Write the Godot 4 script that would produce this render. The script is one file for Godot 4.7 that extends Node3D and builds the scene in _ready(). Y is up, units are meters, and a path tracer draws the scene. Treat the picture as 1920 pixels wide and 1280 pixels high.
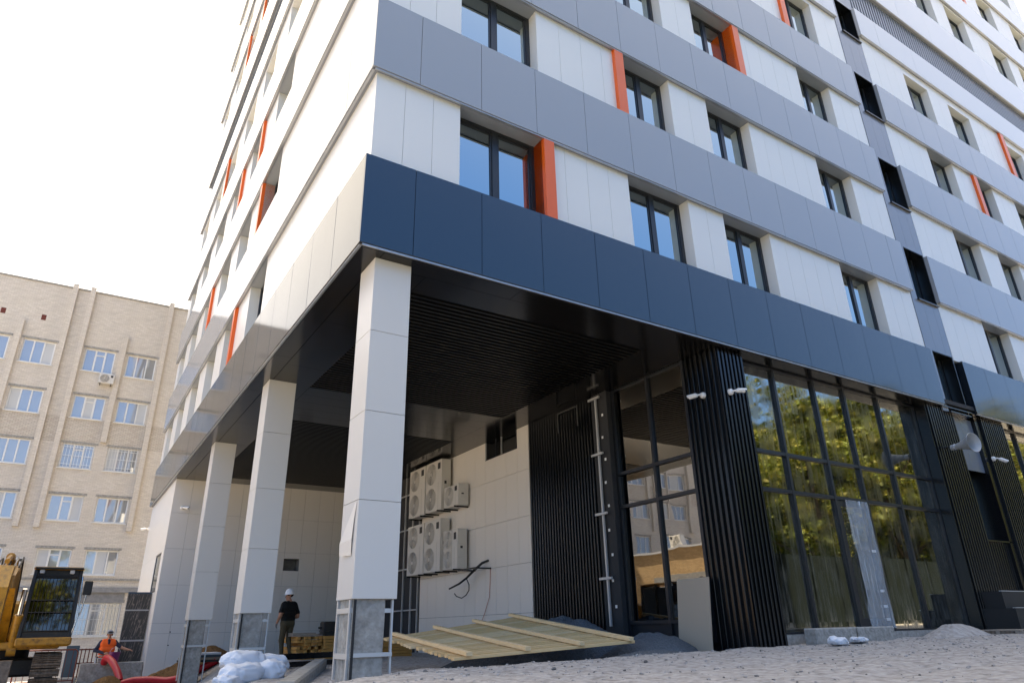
extends Node3D
# A panel-clad building on a construction site. Metres, y up, y = 0 at the eye of the photographer,
# who crouches about half a metre above the sand. The facade to the right runs along +X at z = 0,
# the one to the left along -Z at x = 0.

var M := {}
var cache := {}
var used := {}
var rng := RandomNumberGenerator.new()
var bld: Node3D
const YB := [5.14, 8.44, 11.74, 15.04, 18.8, 21.63, 25.9, 29.6, 33.2]
const YT := [6.69, 9.99, 13.29, 16.59, 20.1, 23.55, 27.4, 31.1, 34.8]
const LEFT := -PI / 2
const BACK := -25.3

# ------------------------------------------------------------------ mesh building
class MB:
	var v := PackedVector3Array()
	var n := PackedVector3Array()
	var c := PackedColorArray()
	var i := PackedInt32Array()
	var tint := Color(1, 1, 1)
	var colored := false
	func quad(a: Vector3, b: Vector3, cc: Vector3, d: Vector3) -> void:
		var nn := (b - a).cross(d - a)
		if nn.length_squared() < 1e-14:
			nn = (cc - b).cross(d - b)
		nn = nn.normalized()
		var s := v.size()
		v.append_array(PackedVector3Array([a, b, cc, d]))
		n.append_array(PackedVector3Array([nn, nn, nn, nn]))
		if colored:
			c.append_array(PackedColorArray([tint, tint, tint, tint]))
		i.append_array(PackedInt32Array([s, s + 2, s + 1, s, s + 3, s + 2]))
	func tri(a: Vector3, b: Vector3, cc: Vector3) -> void:
		var nn := (b - a).cross(cc - a).normalized()
		var s := v.size()
		v.append_array(PackedVector3Array([a, b, cc]))
		n.append_array(PackedVector3Array([nn, nn, nn]))
		if colored:
			c.append_array(PackedColorArray([tint, tint, tint]))
		i.append_array(PackedInt32Array([s, s + 2, s + 1]))
	# box of that size, centred, with chamfered edges, placed by t
	func box(t: Transform3D, size: Vector3, ch := 0.0) -> void:
		var h := size * 0.5
		if ch <= 0.0:
			var p := []
			for k in 8:
				p.append(t * Vector3(h.x if k & 1 else -h.x, h.y if k & 2 else -h.y, h.z if k & 4 else -h.z))
			quad(p[4], p[5], p[7], p[6]); quad(p[1], p[0], p[2], p[3])
			quad(p[5], p[1], p[3], p[7]); quad(p[0], p[4], p[6], p[2])
			quad(p[6], p[7], p[3], p[2]); quad(p[0], p[1], p[5], p[4])
			return
		ch = minf(ch, minf(h.x, minf(h.y, h.z)) * 0.9)
		var e := h - Vector3(ch, ch, ch)
		for ax in 3:
			var u := (ax + 1) % 3
			var w := (ax + 2) % 3
			for s in [-1.0, 1.0]:
				var q := []
				for k in [[-1, -1], [1, -1], [1, 1], [-1, 1]]:
					var pt := Vector3.ZERO
					pt[ax] = h[ax] * s; pt[u] = e[u] * k[0]; pt[w] = e[w] * k[1]
					q.append(t * pt)
				if s > 0: quad(q[0], q[1], q[2], q[3])
				else: quad(q[3], q[2], q[1], q[0])
			for su in [-1.0, 1.0]:
				for sw in [-1.0, 1.0]:
					var q2 := []
					for k in [[-1, 0], [1, 0], [1, 1], [-1, 1]]:
						var pt := Vector3.ZERO
						pt[ax] = e[ax] * k[0]
						pt[u] = (h[u] if k[1] == 0 else e[u]) * su
						pt[w] = (e[w] if k[1] == 0 else h[w]) * sw
						q2.append(t * pt)
					if su * sw > 0: quad(q2[0], q2[1], q2[2], q2[3])
					else: quad(q2[3], q2[2], q2[1], q2[0])
		for sx in [-1.0, 1.0]:
			for sy in [-1.0, 1.0]:
				for sz in [-1.0, 1.0]:
					var a := t * Vector3(h.x * sx, e.y * sy, e.z * sz)
					var b := t * Vector3(e.x * sx, h.y * sy, e.z * sz)
					var d := t * Vector3(e.x * sx, e.y * sy, h.z * sz)
					if sx * sy * sz > 0: tri(a, b, d)
					else: tri(a, d, b)
	# bar of rectangular section between two points
	func bar(a: Vector3, b: Vector3, w: float, hh: float, ch := 0.0, up := Vector3.UP) -> void:
		var z := (b - a).normalized()
		if absf(z.dot(up)) > 0.99: up = Vector3.RIGHT
		var x := up.cross(z).normalized()
		box(Transform3D(Basis(x, z.cross(x), z), (a + b) * 0.5), Vector3(w, hh, a.distance_to(b)), ch)
	# smooth tube along points; radii a float or an array
	func tube(pts: Array, rad, seg := 8, caps := true) -> void:
		var rings := []
		var nrm := []
		var side := Vector3.ZERO
		for k in pts.size():
			var d: Vector3 = (pts[mini(k + 1, pts.size() - 1)] - pts[maxi(k - 1, 0)]).normalized()
			if side == Vector3.ZERO:
				side = d.cross(Vector3.UP if absf(d.y) < 0.9 else Vector3.RIGHT).normalized()
			side = (side - d * side.dot(d)).normalized()
			var up := d.cross(side)
			var r: float = rad[k] if rad is Array else rad
			var s := v.size()
			for q in seg:
				var a := TAU * q / seg
				var nn := side * cos(a) + up * sin(a)
				v.append(pts[k] + nn * r); n.append(nn)
				if colored: c.append(tint)
			rings.append(s)
		for k in pts.size() - 1:
			for q in seg:
				var a0: int = rings[k] + q
				var a1: int = rings[k] + (q + 1) % seg
				var b0: int = rings[k + 1] + q
				var b1: int = rings[k + 1] + (q + 1) % seg
				i.append_array(PackedInt32Array([a0, b0, a1, a1, b0, b1]))
		if caps:
			for e in [0, pts.size() - 1]:
				var d: Vector3 = (pts[1] - pts[0]) if e == 0 else (pts[e - 1] - pts[e])
				d = -d.normalized()
				var s := v.size()
				v.append(pts[e]); n.append(d)
				if colored: c.append(tint)
				for q in seg:
					v.append(v[rings[e] + q]); n.append(d)
					if colored: c.append(tint)
				for q in seg:
					if e == 0: i.append_array(PackedInt32Array([s, s + 1 + q, s + 1 + (q + 1) % seg]))
					else: i.append_array(PackedInt32Array([s, s + 1 + (q + 1) % seg, s + 1 + q]))
	# profile of (radius, height) turned round the y axis of t
	func lathe(prof: Array, t: Transform3D, seg := 16) -> void:
		for k in prof.size() - 1:
			var p: Vector2 = prof[k]
			var q: Vector2 = prof[k + 1]
			var nn := Vector2(q.y - p.y, p.x - q.x).normalized()
			var s := v.size()
			for a in seg + 1:
				var an := TAU * a / seg
				var dir := Vector3(cos(an), 0, sin(an))
				v.append(t * (dir * p.x + Vector3.UP * p.y)); v.append(t * (dir * q.x + Vector3.UP * q.y))
				var w := (t.basis * (dir * nn.x + Vector3.UP * nn.y)).normalized()
				n.append(w); n.append(w)
				if colored: c.append(tint); c.append(tint)
			for a in seg:
				var b := s + a * 2
				i.append_array(PackedInt32Array([b, b + 2, b + 1, b + 1, b + 2, b + 3]))
	# outline in the xy plane of t, pushed through depth along its z
	func prism(poly: PackedVector2Array, t: Transform3D, depth: float) -> void:
		if Geometry2D.is_polygon_clockwise(poly): poly.reverse()
		var ids := Geometry2D.triangulate_polygon(poly)
		for k in range(0, ids.size(), 3):
			var a := poly[ids[k]]; var b := poly[ids[k + 1]]; var d := poly[ids[k + 2]]
			if (b - a).cross(d - a) < 0:
				var sw := b; b = d; d = sw
			tri(t * Vector3(a.x, a.y, depth), t * Vector3(b.x, b.y, depth), t * Vector3(d.x, d.y, depth))
			tri(t * Vector3(a.x, a.y, 0), t * Vector3(d.x, d.y, 0), t * Vector3(b.x, b.y, 0))
		for k in poly.size():
			var a := poly[k]; var b := poly[(k + 1) % poly.size()]
			quad(t * Vector3(a.x, a.y, 0), t * Vector3(b.x, b.y, 0), t * Vector3(b.x, b.y, depth), t * Vector3(a.x, a.y, depth))
	func mesh() -> ArrayMesh:
		var arr := []
		arr.resize(Mesh.ARRAY_MAX)
		arr[Mesh.ARRAY_VERTEX] = v; arr[Mesh.ARRAY_NORMAL] = n; arr[Mesh.ARRAY_INDEX] = i
		if colored: arr[Mesh.ARRAY_COLOR] = c
		var m := ArrayMesh.new()
		m.add_surface_from_arrays(Mesh.PRIMITIVE_TRIANGLES, arr)
		return m

func V(x: float, y: float, z: float) -> Vector3:
	return Vector3(x, y, z)

func at(x: float, y: float, z: float, turn := 0.0) -> Transform3D:
	return Transform3D(Basis(Vector3.UP, turn), Vector3(x, y, z))

func obj(called: String, mesh: Mesh, m: Material, parent: Node = null) -> MeshInstance3D:
	var o := MeshInstance3D.new()
	o.mesh = mesh; o.material_override = m
	if parent == null:
		o.name = numbered(called); add_child(o)
	else:
		o.name = called; parent.add_child(o, true)
	return o

func numbered(called: String) -> String:
	used[called] = used.get(called, -1) + 1
	return called if used[called] == 0 else "%s_%03d" % [called, used[called]]

func node(called: String, parent: Node, turn := 0.0) -> Node3D:
	var o := Node3D.new()
	o.name = called; o.rotation.y = turn
	parent.add_child(o, true)
	return o

func thing(called: String, label: String, category: String, where := Vector3.ZERO, turn := 0.0, group := "") -> Node3D:
	var o := Node3D.new()
	o.name = numbered(called); o.position = where; o.rotation.y = turn
	add_child(o)
	tag(o, label, category, group)
	return o

func tag(o: Node, label: String, category := "", group := "", kind := "") -> void:
	if label: o.set_meta("label", label)
	if category: o.set_meta("category", category)
	if group: o.set_meta("group", group)
	if kind: o.set_meta("kind", kind)

# a box between two corners, its mesh shared with all boxes of that size
func box(called: String, parent: Node, a: Vector3, b: Vector3, m: Material, ch := 0.0) -> MeshInstance3D:
	var lo := Vector3(minf(a.x, b.x), minf(a.y, b.y), minf(a.z, b.z))
	var size := (b - a).abs()
	var key := "%d %d %d %d" % [roundi(size.x * 1000), roundi(size.y * 1000), roundi(size.z * 1000), roundi(ch * 1000)]
	if not cache.has(key):
		var mb := MB.new()
		mb.box(Transform3D(), size, ch)
		cache[key] = mb.mesh()
	var o := obj(called, cache[key], m, parent)
	o.position = lo + size * 0.5
	return o

# ------------------------------------------------------------------ materials
func paint(called: String, c: Color, rough := 0.5, metal := 0.0, spec := 0.5) -> StandardMaterial3D:
	var m := StandardMaterial3D.new()
	m.resource_name = called
	m.albedo_color = c.linear_to_srgb()
	m.roughness = rough; m.metallic = metal; m.metallic_specular = spec
	M[called] = m
	return m

func noise_image(sd: int, freq: float, size: int, oct := 4, kind := FastNoiseLite.TYPE_SIMPLEX_SMOOTH) -> Image:
	var f := FastNoiseLite.new()
	f.seed = sd; f.frequency = freq; f.noise_type = kind; f.fractal_octaves = oct
	return f.get_seamless_image(size, size)

# texture from two noises through a colour ramp of linear colours
func ramp_tex(a: Image, b: Image, mixed: float, stops: Array) -> ImageTexture:
	var g := Gradient.new()
	var off := PackedFloat32Array(); var col := PackedColorArray()
	for s in stops:
		off.append(s[0]); col.append((s[1] as Color).linear_to_srgb())
	g.offsets = off; g.colors = col
	var w := a.get_width(); var h := a.get_height()
	var out := Image.create(w, h, true, Image.FORMAT_RGB8)
	for y in h:
		for x in w:
			out.set_pixel(x, y, g.sample(lerpf(a.get_pixel(x, y).r, b.get_pixel(x, y).r, mixed)))
	out.generate_mipmaps()
	return ImageTexture.create_from_image(out)

func textured(m: StandardMaterial3D, t: Texture2D, scale: Vector3, world := true) -> StandardMaterial3D:
	m.albedo_texture = t
	m.albedo_color = Color.WHITE
	m.uv1_triplanar = true; m.uv1_world_triplanar = world
	m.uv1_scale = scale
	return m

func relief(m: StandardMaterial3D, im: Image, depth: float) -> void:
	m.heightmap_enabled = true
	m.heightmap_texture = ImageTexture.create_from_image(im)
	m.heightmap_scale = depth

func brick_images(cols: int, rows: int, w: int, h: int, joint: int, base: Array, mortar: Color, sd: int) -> Array:
	var r := RandomNumberGenerator.new(); r.seed = sd
	var im := Image.create(w, h, false, Image.FORMAT_RGB8)
	var hm := Image.create(w, h, false, Image.FORMAT_L8)
	im.fill(mortar.linear_to_srgb()); hm.fill(Color(0.2, 0.2, 0.2))
	var bw := w / cols; var bh := h / rows
	for j in rows:
		for k in cols:
			var c: Color = base[r.randi() % base.size()]
			c = c * r.randf_range(0.95, 1.05)
			c.a = 1
			var x := k * bw + (bw / 2 if j % 2 else 0)
			var rect := Rect2i(x + joint, j * bh + joint, bw - joint, bh - joint)
			im.fill_rect(rect, c.linear_to_srgb()); hm.fill_rect(rect, Color(0.8, 0.8, 0.8))
			if x + bw > w:
				rect.position.x -= w
				im.fill_rect(rect, c.linear_to_srgb()); hm.fill_rect(rect, Color(0.8, 0.8, 0.8))
	im.generate_mipmaps()
	return [ImageTexture.create_from_image(im), hm]

func make_materials() -> void:
	var fine := noise_image(3, 0.03, 512, 5)
	var mid := noise_image(7, 0.012, 512, 4)
	var cell := noise_image(9, 0.06, 512, 3, FastNoiseLite.TYPE_CELLULAR)
	# factory-painted composite panels
	paint("anthracite", Color(0.012, 0.017, 0.024), 0.09, 0.0, 0.7)
	paint("black_steel", Color(0.006, 0.0065, 0.0075), 0.22, 0.0, 0.5)
	paint("grey_panel", Color(0.29, 0.31, 0.345), 0.15, 0.0, 0.55)
	paint("pale_panel", Color(0.52, 0.53, 0.56), 0.18, 0.0, 0.55)
	paint("strip_grey", Color(0.15, 0.17, 0.21), 0.2, 0.0, 0.55)
	paint("white_panel", Color(0.70, 0.69, 0.67), 0.3, 0.0, 0.5)
	paint("stone_white", Color(0.72, 0.67, 0.60), 0.36, 0.0, 0.45)
	paint("column_white", Color(0.625, 0.595, 0.55), 0.3)
	paint("orange", Color(0.72, 0.115, 0.008), 0.3, 0.0, 0.5)
	paint("soffit_black", Color(0.009, 0.008, 0.0075), 0.16, 0.0, 0.48)
	paint("slat_black", Color(0.008, 0.0075, 0.007), 0.4, 0.0, 0.35)
	paint("joint_dark", Color(0.02, 0.02, 0.021), 0.8)
	paint("aluminium", Color(0.5, 0.5, 0.5), 0.38, 0.85)
	paint("galvanised", Color(0.55, 0.55, 0.54), 0.5, 0.5)
	paint("frame", Color(0.016, 0.018, 0.022), 0.35)
	paint("insulation", Color(0.035, 0.035, 0.036), 0.95)
	paint("plastic_white", Color(0.72, 0.71, 0.69), 0.35)
	paint("ac_body", Color(0.62, 0.59, 0.54), 0.42)
	paint("ac_dark", Color(0.02, 0.02, 0.022), 0.5)
	paint("ac_fan", Color(0.1, 0.095, 0.088), 0.5)
	paint("ac_grille", Color(0.30, 0.29, 0.27), 0.5)
	paint("rubber", Color(0.012, 0.012, 0.012), 0.6)
	paint("copper", Color(0.45, 0.13, 0.06), 0.4, 0.6)
	paint("horn_grey", Color(0.36, 0.38, 0.4), 0.4)
	paint("pvc", Color(0.76, 0.75, 0.72), 0.4)
	paint("curtain", Color(0.55, 0.56, 0.56), 0.9)
	paint("red_curtain", Color(0.22, 0.06, 0.045), 0.9)
	paint("bag_white", Color(0.68, 0.70, 0.74), 0.55)
	paint("red_pipe", Color(0.42, 0.008, 0.02), 0.4)
	paint("purple", Color(0.16, 0.02, 0.12), 0.5)
	paint("blue_sheet", Color(0.035, 0.06, 0.085), 0.5)
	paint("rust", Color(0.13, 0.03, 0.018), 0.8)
	paint("chrome", Color(0.7, 0.7, 0.7), 0.18, 1.0)
	paint("board_beige", Color(0.42, 0.34, 0.25), 0.85)
	paint("foil", Color(0.36, 0.34, 0.32), 0.3)
	var bow := noise_image(88, 0.004, 256, 2)
	for nm in ["anthracite", "grey_panel", "pale_panel", "white_panel", "column_white", "strip_grey"]:
		var pm: StandardMaterial3D = M[nm]
		pm.uv1_triplanar = true; pm.uv1_world_triplanar = true; pm.uv1_scale = Vector3(0.31, 0.31, 0.31)
		relief(pm, bow, 0.25)
	# coated window glass: mirrors about a third of what stands before it
	paint("window_glass", Color(0.38, 0.445, 0.45), 0.03, 1.0)
	paint("old_glass", Color(0.46, 0.47, 0.48), 0.03, 0.5)
	var wavy := noise_image(61, 0.006, 256, 2)
	paint("mirror_glass", Color(0.27, 0.27, 0.27), 0.015, 1.0)
	var mg: StandardMaterial3D = M.mirror_glass
	mg.uv1_triplanar = true; mg.uv1_world_triplanar = true; mg.uv1_scale = Vector3(0.3, 0.3, 0.3)
	relief(mg, wavy, 0.12)
	# the same glass under dried streaks of site dust
	var streak := Image.create(512, 512, false, Image.FORMAT_RGB8)
	var rough := Image.create(512, 512, false, Image.FORMAT_L8)
	var f1 := FastNoiseLite.new(); f1.seed = 31; f1.frequency = 0.05; f1.fractal_octaves = 4
	var f2 := FastNoiseLite.new(); f2.seed = 32; f2.frequency = 0.012; f2.fractal_octaves = 3
	for y in 512:
		for x in 512:
			var s := f1.get_noise_2d(x * 2.2, y * 0.06) * 0.5 + 0.5
			var p := f2.get_noise_2d(x * 1.2, y * 0.8) * 0.5 + 0.5
			var dust := clampf(smoothstep(0.38, 0.8, s * 0.6 + p * 0.45), 0, 1)
			var mv := 1.0 - 0.15 * dust
			streak.set_pixel(x, y, Color(mv, mv, mv))
			var rv := 0.02 + 0.1 * dust
			rough.set_pixel(x, y, Color(rv, rv, rv))
	var dg := paint("dusty_glass", Color(0.36, 0.36, 0.33), 1.0, 1.0)
	dg.metallic_texture = ImageTexture.create_from_image(streak)
	dg.roughness_texture = ImageTexture.create_from_image(rough)
	dg.uv1_triplanar = true; dg.uv1_world_triplanar = true; dg.uv1_scale = Vector3(0.24, 0.24, 0.24)
	# mineral surfaces
	textured(paint("sand", Color.WHITE, 0.95, 0, 0.3), ramp_tex(fine, mid, 0.4, [[0.0, Color(0.17, 0.155, 0.135)], [0.38, Color(0.33, 0.305, 0.28)], [0.6, Color(0.43, 0.40, 0.37)], [1.0, Color(0.55, 0.52, 0.485)]]), Vector3(0.6, 0.6, 0.6))
	relief(M.sand, fine, 2.5)
	textured(paint("grey_gravel", Color.WHITE, 0.95, 0, 0.3), ramp_tex(fine, cell, 0.5, [[0.0, Color(0.05, 0.055, 0.06)], [0.5, Color(0.12, 0.13, 0.14)], [1.0, Color(0.22, 0.23, 0.24)]]), Vector3(1.4, 1.4, 1.4))
	relief(M.grey_gravel, fine, 3.0)
	textured(paint("clay", Color.WHITE, 0.95, 0, 0.3), ramp_tex(fine, mid, 0.4, [[0.0, Color(0.045, 0.025, 0.012)], [0.5, Color(0.15, 0.085, 0.035)], [1.0, Color(0.26, 0.16, 0.08)]]), Vector3(0.9, 0.9, 0.9))
	relief(M.clay, fine, 4.0)
	textured(paint("concrete", Color.WHITE, 0.9, 0, 0.35), ramp_tex(fine, mid, 0.6, [[0.0, Color(0.19, 0.18, 0.16)], [0.45, Color(0.31, 0.295, 0.265)], [0.7, Color(0.37, 0.355, 0.325)], [1.0, Color(0.47, 0.455, 0.42)]]), Vector3(0.8, 0.8, 0.8))
	relief(M.concrete, fine, 0.8)
	textured(paint("plaster_grey", Color.WHITE, 0.9, 0, 0.3), ramp_tex(fine, mid, 0.7, [[0.0, Color(0.2, 0.2, 0.2)], [1.0, Color(0.34, 0.33, 0.32)]]), Vector3(0.5, 0.5, 0.5))
	textured(paint("pebble", Color.WHITE, 0.9), ramp_tex(fine, cell, 0.5, [[0.0, Color(0.07, 0.065, 0.06)], [1.0, Color(0.28, 0.26, 0.24)]]), Vector3(2, 2, 2))
	# silicate brick of the old blocks: one picture holds 8 x 16 bricks of 25 x 7.5 cm
	var pale := [Color(0.64, 0.58, 0.495), Color(0.66, 0.60, 0.515), Color(0.62, 0.56, 0.48), Color(0.67, 0.61, 0.53)]
	var bi := brick_images(8, 26, 512, 520, 2, pale, Color(0.40, 0.34, 0.28), 5)
	textured(paint("pale_brick", Color.WHITE, 0.92, 0, 0.3), bi[0], Vector3(0.5, 0.5, 0.5))
	relief(M.pale_brick, bi[1], 1.0)
	var dark := [Color(0.58, 0.52, 0.44), Color(0.61, 0.55, 0.47), Color(0.55, 0.48, 0.4), Color(0.6, 0.54, 0.45)]
	var bd := brick_images(8, 26, 512, 520, 3, dark, Color(0.24, 0.2, 0.16), 6)
	textured(paint("stained_brick", Color.WHITE, 0.92, 0, 0.3), bd[0], Vector3(0.5, 0.5, 0.5))
	var yel := [Color(0.50, 0.34, 0.17), Color(0.55, 0.38, 0.2), Color(0.45, 0.30, 0.15)]
	var by := brick_images(8, 26, 512, 520, 4, yel, Color(0.22, 0.17, 0.12), 8)
	textured(paint("yellow_brick", Color.WHITE, 0.92, 0, 0.3), by[0], Vector3(0.5, 0.5, 0.5))
	# planed softwood in three tones, the grain along the object's own z
	var grain := Image.create(256, 256, false, Image.FORMAT_L8)
	var fg := FastNoiseLite.new(); fg.seed = 12; fg.frequency = 0.02; fg.fractal_octaves = 4
	for y in 256:
		for x in 256:
			var q := fg.get_noise_2d(x * 0.35, y * 3.0)
			var ring := 0.5 + 0.5 * sin(q * 16.0 + y * 0.12)
			grain.set_pixel(x, y, Color(ring * 0.55 + (q * 0.5 + 0.5) * 0.45, 0, 0))
	for w in [["wood_a", Color(0.72, 0.465, 0.205), Color(0.86, 0.62, 0.33)], ["wood_b", Color(0.64, 0.405, 0.165), Color(0.80, 0.56, 0.28)], ["wood_c", Color(0.76, 0.52, 0.26), Color(0.88, 0.67, 0.39)], ["wood_yellow", Color(0.42, 0.20, 0.045), Color(0.58, 0.32, 0.10)], ["wood_grey", Color(0.22, 0.18, 0.14), Color(0.36, 0.31, 0.25)]]:
		textured(paint(w[0], Color.WHITE, 0.75, 0, 0.35), ramp_tex(grain, mid, 0.25, [[0.0, w[1]], [1.0, w[2]]]), Vector3(2.2, 2.2, 0.5), false)
		M[w[0]].uv1_scale = Vector3(2.0, 2.0, 0.6)
	# worn machine paint
	textured(paint("machine_yellow", Color.WHITE, 0.42, 0, 0.5), ramp_tex(fine, mid, 0.5, [[0.0, Color(0.10, 0.045, 0.012)], [0.34, Color(0.30, 0.14, 0.012)], [0.5, Color(0.44, 0.205, 0.012)], [1.0, Color(0.52, 0.26, 0.02)]]), Vector3(0.7, 0.7, 0.7), false)
	textured(paint("machine_black", Color.WHITE, 0.5, 0, 0.5), ramp_tex(fine, mid, 0.5, [[0.0, Color(0.06, 0.04, 0.025)], [0.4, Color(0.022, 0.02, 0.018)], [1.0, Color(0.012, 0.012, 0.012)]]), Vector3(0.9, 0.9, 0.9), false)
	textured(paint("track_steel", Color.WHITE, 0.6, 0.3, 0.5), ramp_tex(fine, mid, 0.5, [[0.0, Color(0.05, 0.035, 0.022)], [0.5, Color(0.16, 0.11, 0.07)], [1.0, Color(0.28, 0.21, 0.15)]]), Vector3(1.1, 1.1, 1.1), false)
	# dusty plastic film over dark sheets
	var fs := Image.create(256, 256, false, Image.FORMAT_RGB8)
	var ff := FastNoiseLite.new(); ff.seed = 44; ff.frequency = 0.03; ff.fractal_octaves = 4
	for y in 256:
		for x in 256:
			var q := absf(ff.get_noise_2d(x * 1.6 + y * 0.35, y * 0.18))
			var t := clampf(1.0 - q * 7.0, 0, 1)
			fs.set_pixel(x, y, Color(0.035, 0.03, 0.027).lerp(Color(0.24, 0.19, 0.15), t * t).linear_to_srgb())
	textured(paint("film", Color.WHITE, 0.28), ImageTexture.create_from_image(fs), Vector3(0.7, 0.7, 0.7))
	var clear := paint("clear_film", Color(0.75, 0.78, 0.82), 0.2)
	clear.transparency = BaseMaterial3D.TRANSPARENCY_ALPHA
	clear.albedo_color.a = 0.28
	var skin := paint("figure", Color.WHITE, 0.75, 0, 0.35)
	skin.vertex_color_use_as_albedo = true
	skin.albedo_color = Color.WHITE
	var leaf := paint("leaf", Color.WHITE, 0.6, 0, 0.4)
	leaf.vertex_color_use_as_albedo = true
	leaf.albedo_color = Color.WHITE
	leaf.backlight_enabled = true; leaf.backlight = Color(0.6, 0.6, 0.3)
	leaf.cull_mode = BaseMaterial3D.CULL_DISABLED
	textured(paint("bark", Color.WHITE, 0.95), ramp_tex(fine, mid, 0.3, [[0.0, Color(0.04, 0.03, 0.022)], [1.0, Color(0.16, 0.12, 0.09)]]), Vector3(1.5, 0.6, 1.5))
	textured(paint("grass", Color.WHITE, 0.95), ramp_tex(fine, mid, 0.4, [[0.0, Color(0.02, 0.03, 0.01)], [0.5, Color(0.05, 0.07, 0.02)], [1.0, Color(0.1, 0.11, 0.04)]]), Vector3(0.5, 0.5, 0.5))
	paint("cab_glass", Color(0.1, 0.1, 0.1), 0.03, 1.0)
	paint("hoarding", Color(0.012, 0.016, 0.015), 1.0, 0.0, 0.1)
	paint("hard_hat", Color(0.75, 0.77, 0.8), 0.3)

# ------------------------------------------------------------------ the scene
func _ready() -> void:
	rng.seed = 4711
	camera_and_light()
	make_materials()
	ground()
	new_building()
	old_block()
	annex()
	trees()
	site()
	people()

func camera_and_light() -> void:
	var yaw := deg_to_rad(32.699); var pitch := deg_to_rad(22.900); var roll := deg_to_rad(-1.210)
	var f := V(sin(yaw) * cos(pitch), sin(pitch), -cos(yaw) * cos(pitch))
	var r0 := V(cos(yaw), 0, sin(yaw))
	var u0 := r0.cross(f)
	var cam := Camera3D.new()
	cam.name = "camera"
	cam.transform = Transform3D(Basis(r0 * cos(roll) + u0 * sin(roll), u0 * cos(roll) - r0 * sin(roll), -f), V(-2.709, 0, 8.196))
	cam.fov = 53.37; cam.near = 0.05; cam.far = 1500
	add_child(cam); cam.current = true
	var env := Environment.new()
	env.background_mode = Environment.BG_SKY
	env.tonemap_mode = Environment.TONE_MAPPER_LINEAR
	env.tonemap_exposure = 5.0
	env.sdfgi_enabled = true; env.ssao_enabled = true; env.ssil_enabled = true
	var ps := ProceduralSkyMaterial.new()
	ps.sky_top_color = Color(0.28, 0.485, 0.745)
	ps.sky_horizon_color = Color(0.60, 0.715, 0.835)
	ps.sky_curve = 0.22
	ps.ground_bottom_color = Color(0.42, 0.40, 0.37)
	ps.ground_horizon_color = Color(0.62, 0.62, 0.6)
	ps.sun_angle_max = 85.0
	ps.sun_curve = 0.9
	ps.energy_multiplier = 0.5
	var sky := Sky.new()
	sky.sky_material = ps
	env.sky = sky
	var we := WorldEnvironment.new()
	we.name = "daylight"; we.environment = env
	add_child(we)
	var sun := DirectionalLight3D.new()
	sun.name = "sun"
	sun.light_energy = 1.6; sun.light_color = Color(1.0, 0.935, 0.82)
	sun.light_angular_distance = 0.5; sun.shadow_enabled = true
	# stands behind the new building, a little to the right of the old block, 60 degrees up
	var el := deg_to_rad(60.0); var az := deg_to_rad(20.0)
	var to_sun := V(sin(az) * cos(el), sin(el), -cos(az) * cos(el))
	add_child(sun)
	sun.look_at_from_position(Vector3.ZERO, -to_sun, Vector3.UP)

# ------------------------------------------------------------------ ground
var hills := FastNoiseLite.new()

func lip(x: float) -> float:
	if x < 1.0: return -0.25 + (1.0 - x) * 0.95
	return -0.25 - 0.12 * sin(x * 1.7) if x < 7.0 else -0.3

func height(x: float, z: float) -> float:
	var road := -0.46 + 0.0105 * clampf(x, 0.0, 16.0) + 0.03 * clampf(z / 8.0, 0.0, 1.0)
	var inside := -0.68
	var left := lerpf(-0.72, -1.22, smoothstep(-1.0, -10.0, z))
	left = lerpf(left, -1.5, smoothstep(-14.0, -24.0, z))
	var edge := lerpf(-0.9, 0.45, smoothstep(-6.0, -11.0, z))
	var low := lerpf(left, inside, smoothstep(edge, edge + 1.3, x))
	low = lerpf(low, -1.5, smoothstep(-20.0, -26.0, z))
	var t := smoothstep(lip(x) - 0.75, lip(x) + 0.05, z)
	if x > 7.0: t = maxf(t, smoothstep(7.0, 8.2, x))
	var y := lerpf(low, road, t)
	var near := 1.0 - smoothstep(12.0, 40.0, Vector2(x, z).length())
	y += (hills.get_noise_2d(x * 14.0, z * 14.0) * 0.03 + hills.get_noise_2d(x * 60.0 + 40.0, z * 60.0) * 0.012) * (0.3 + 0.7 * near)
	# wheel ruts along the road
	for r in [2.4, 4.3]:
		y -= 0.025 * exp(-pow((z - r - 0.15 * sin(x * 0.4)) / 0.22, 2.0)) * t
	return y

func axis(parts: Array) -> PackedFloat32Array:
	var out := PackedFloat32Array()
	for p in parts:
		var x: float = p[0]
		while x < p[1] - 0.001:
			out.append(x); x += p[2]
	out.append(parts[-1][1])
	return out

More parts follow.
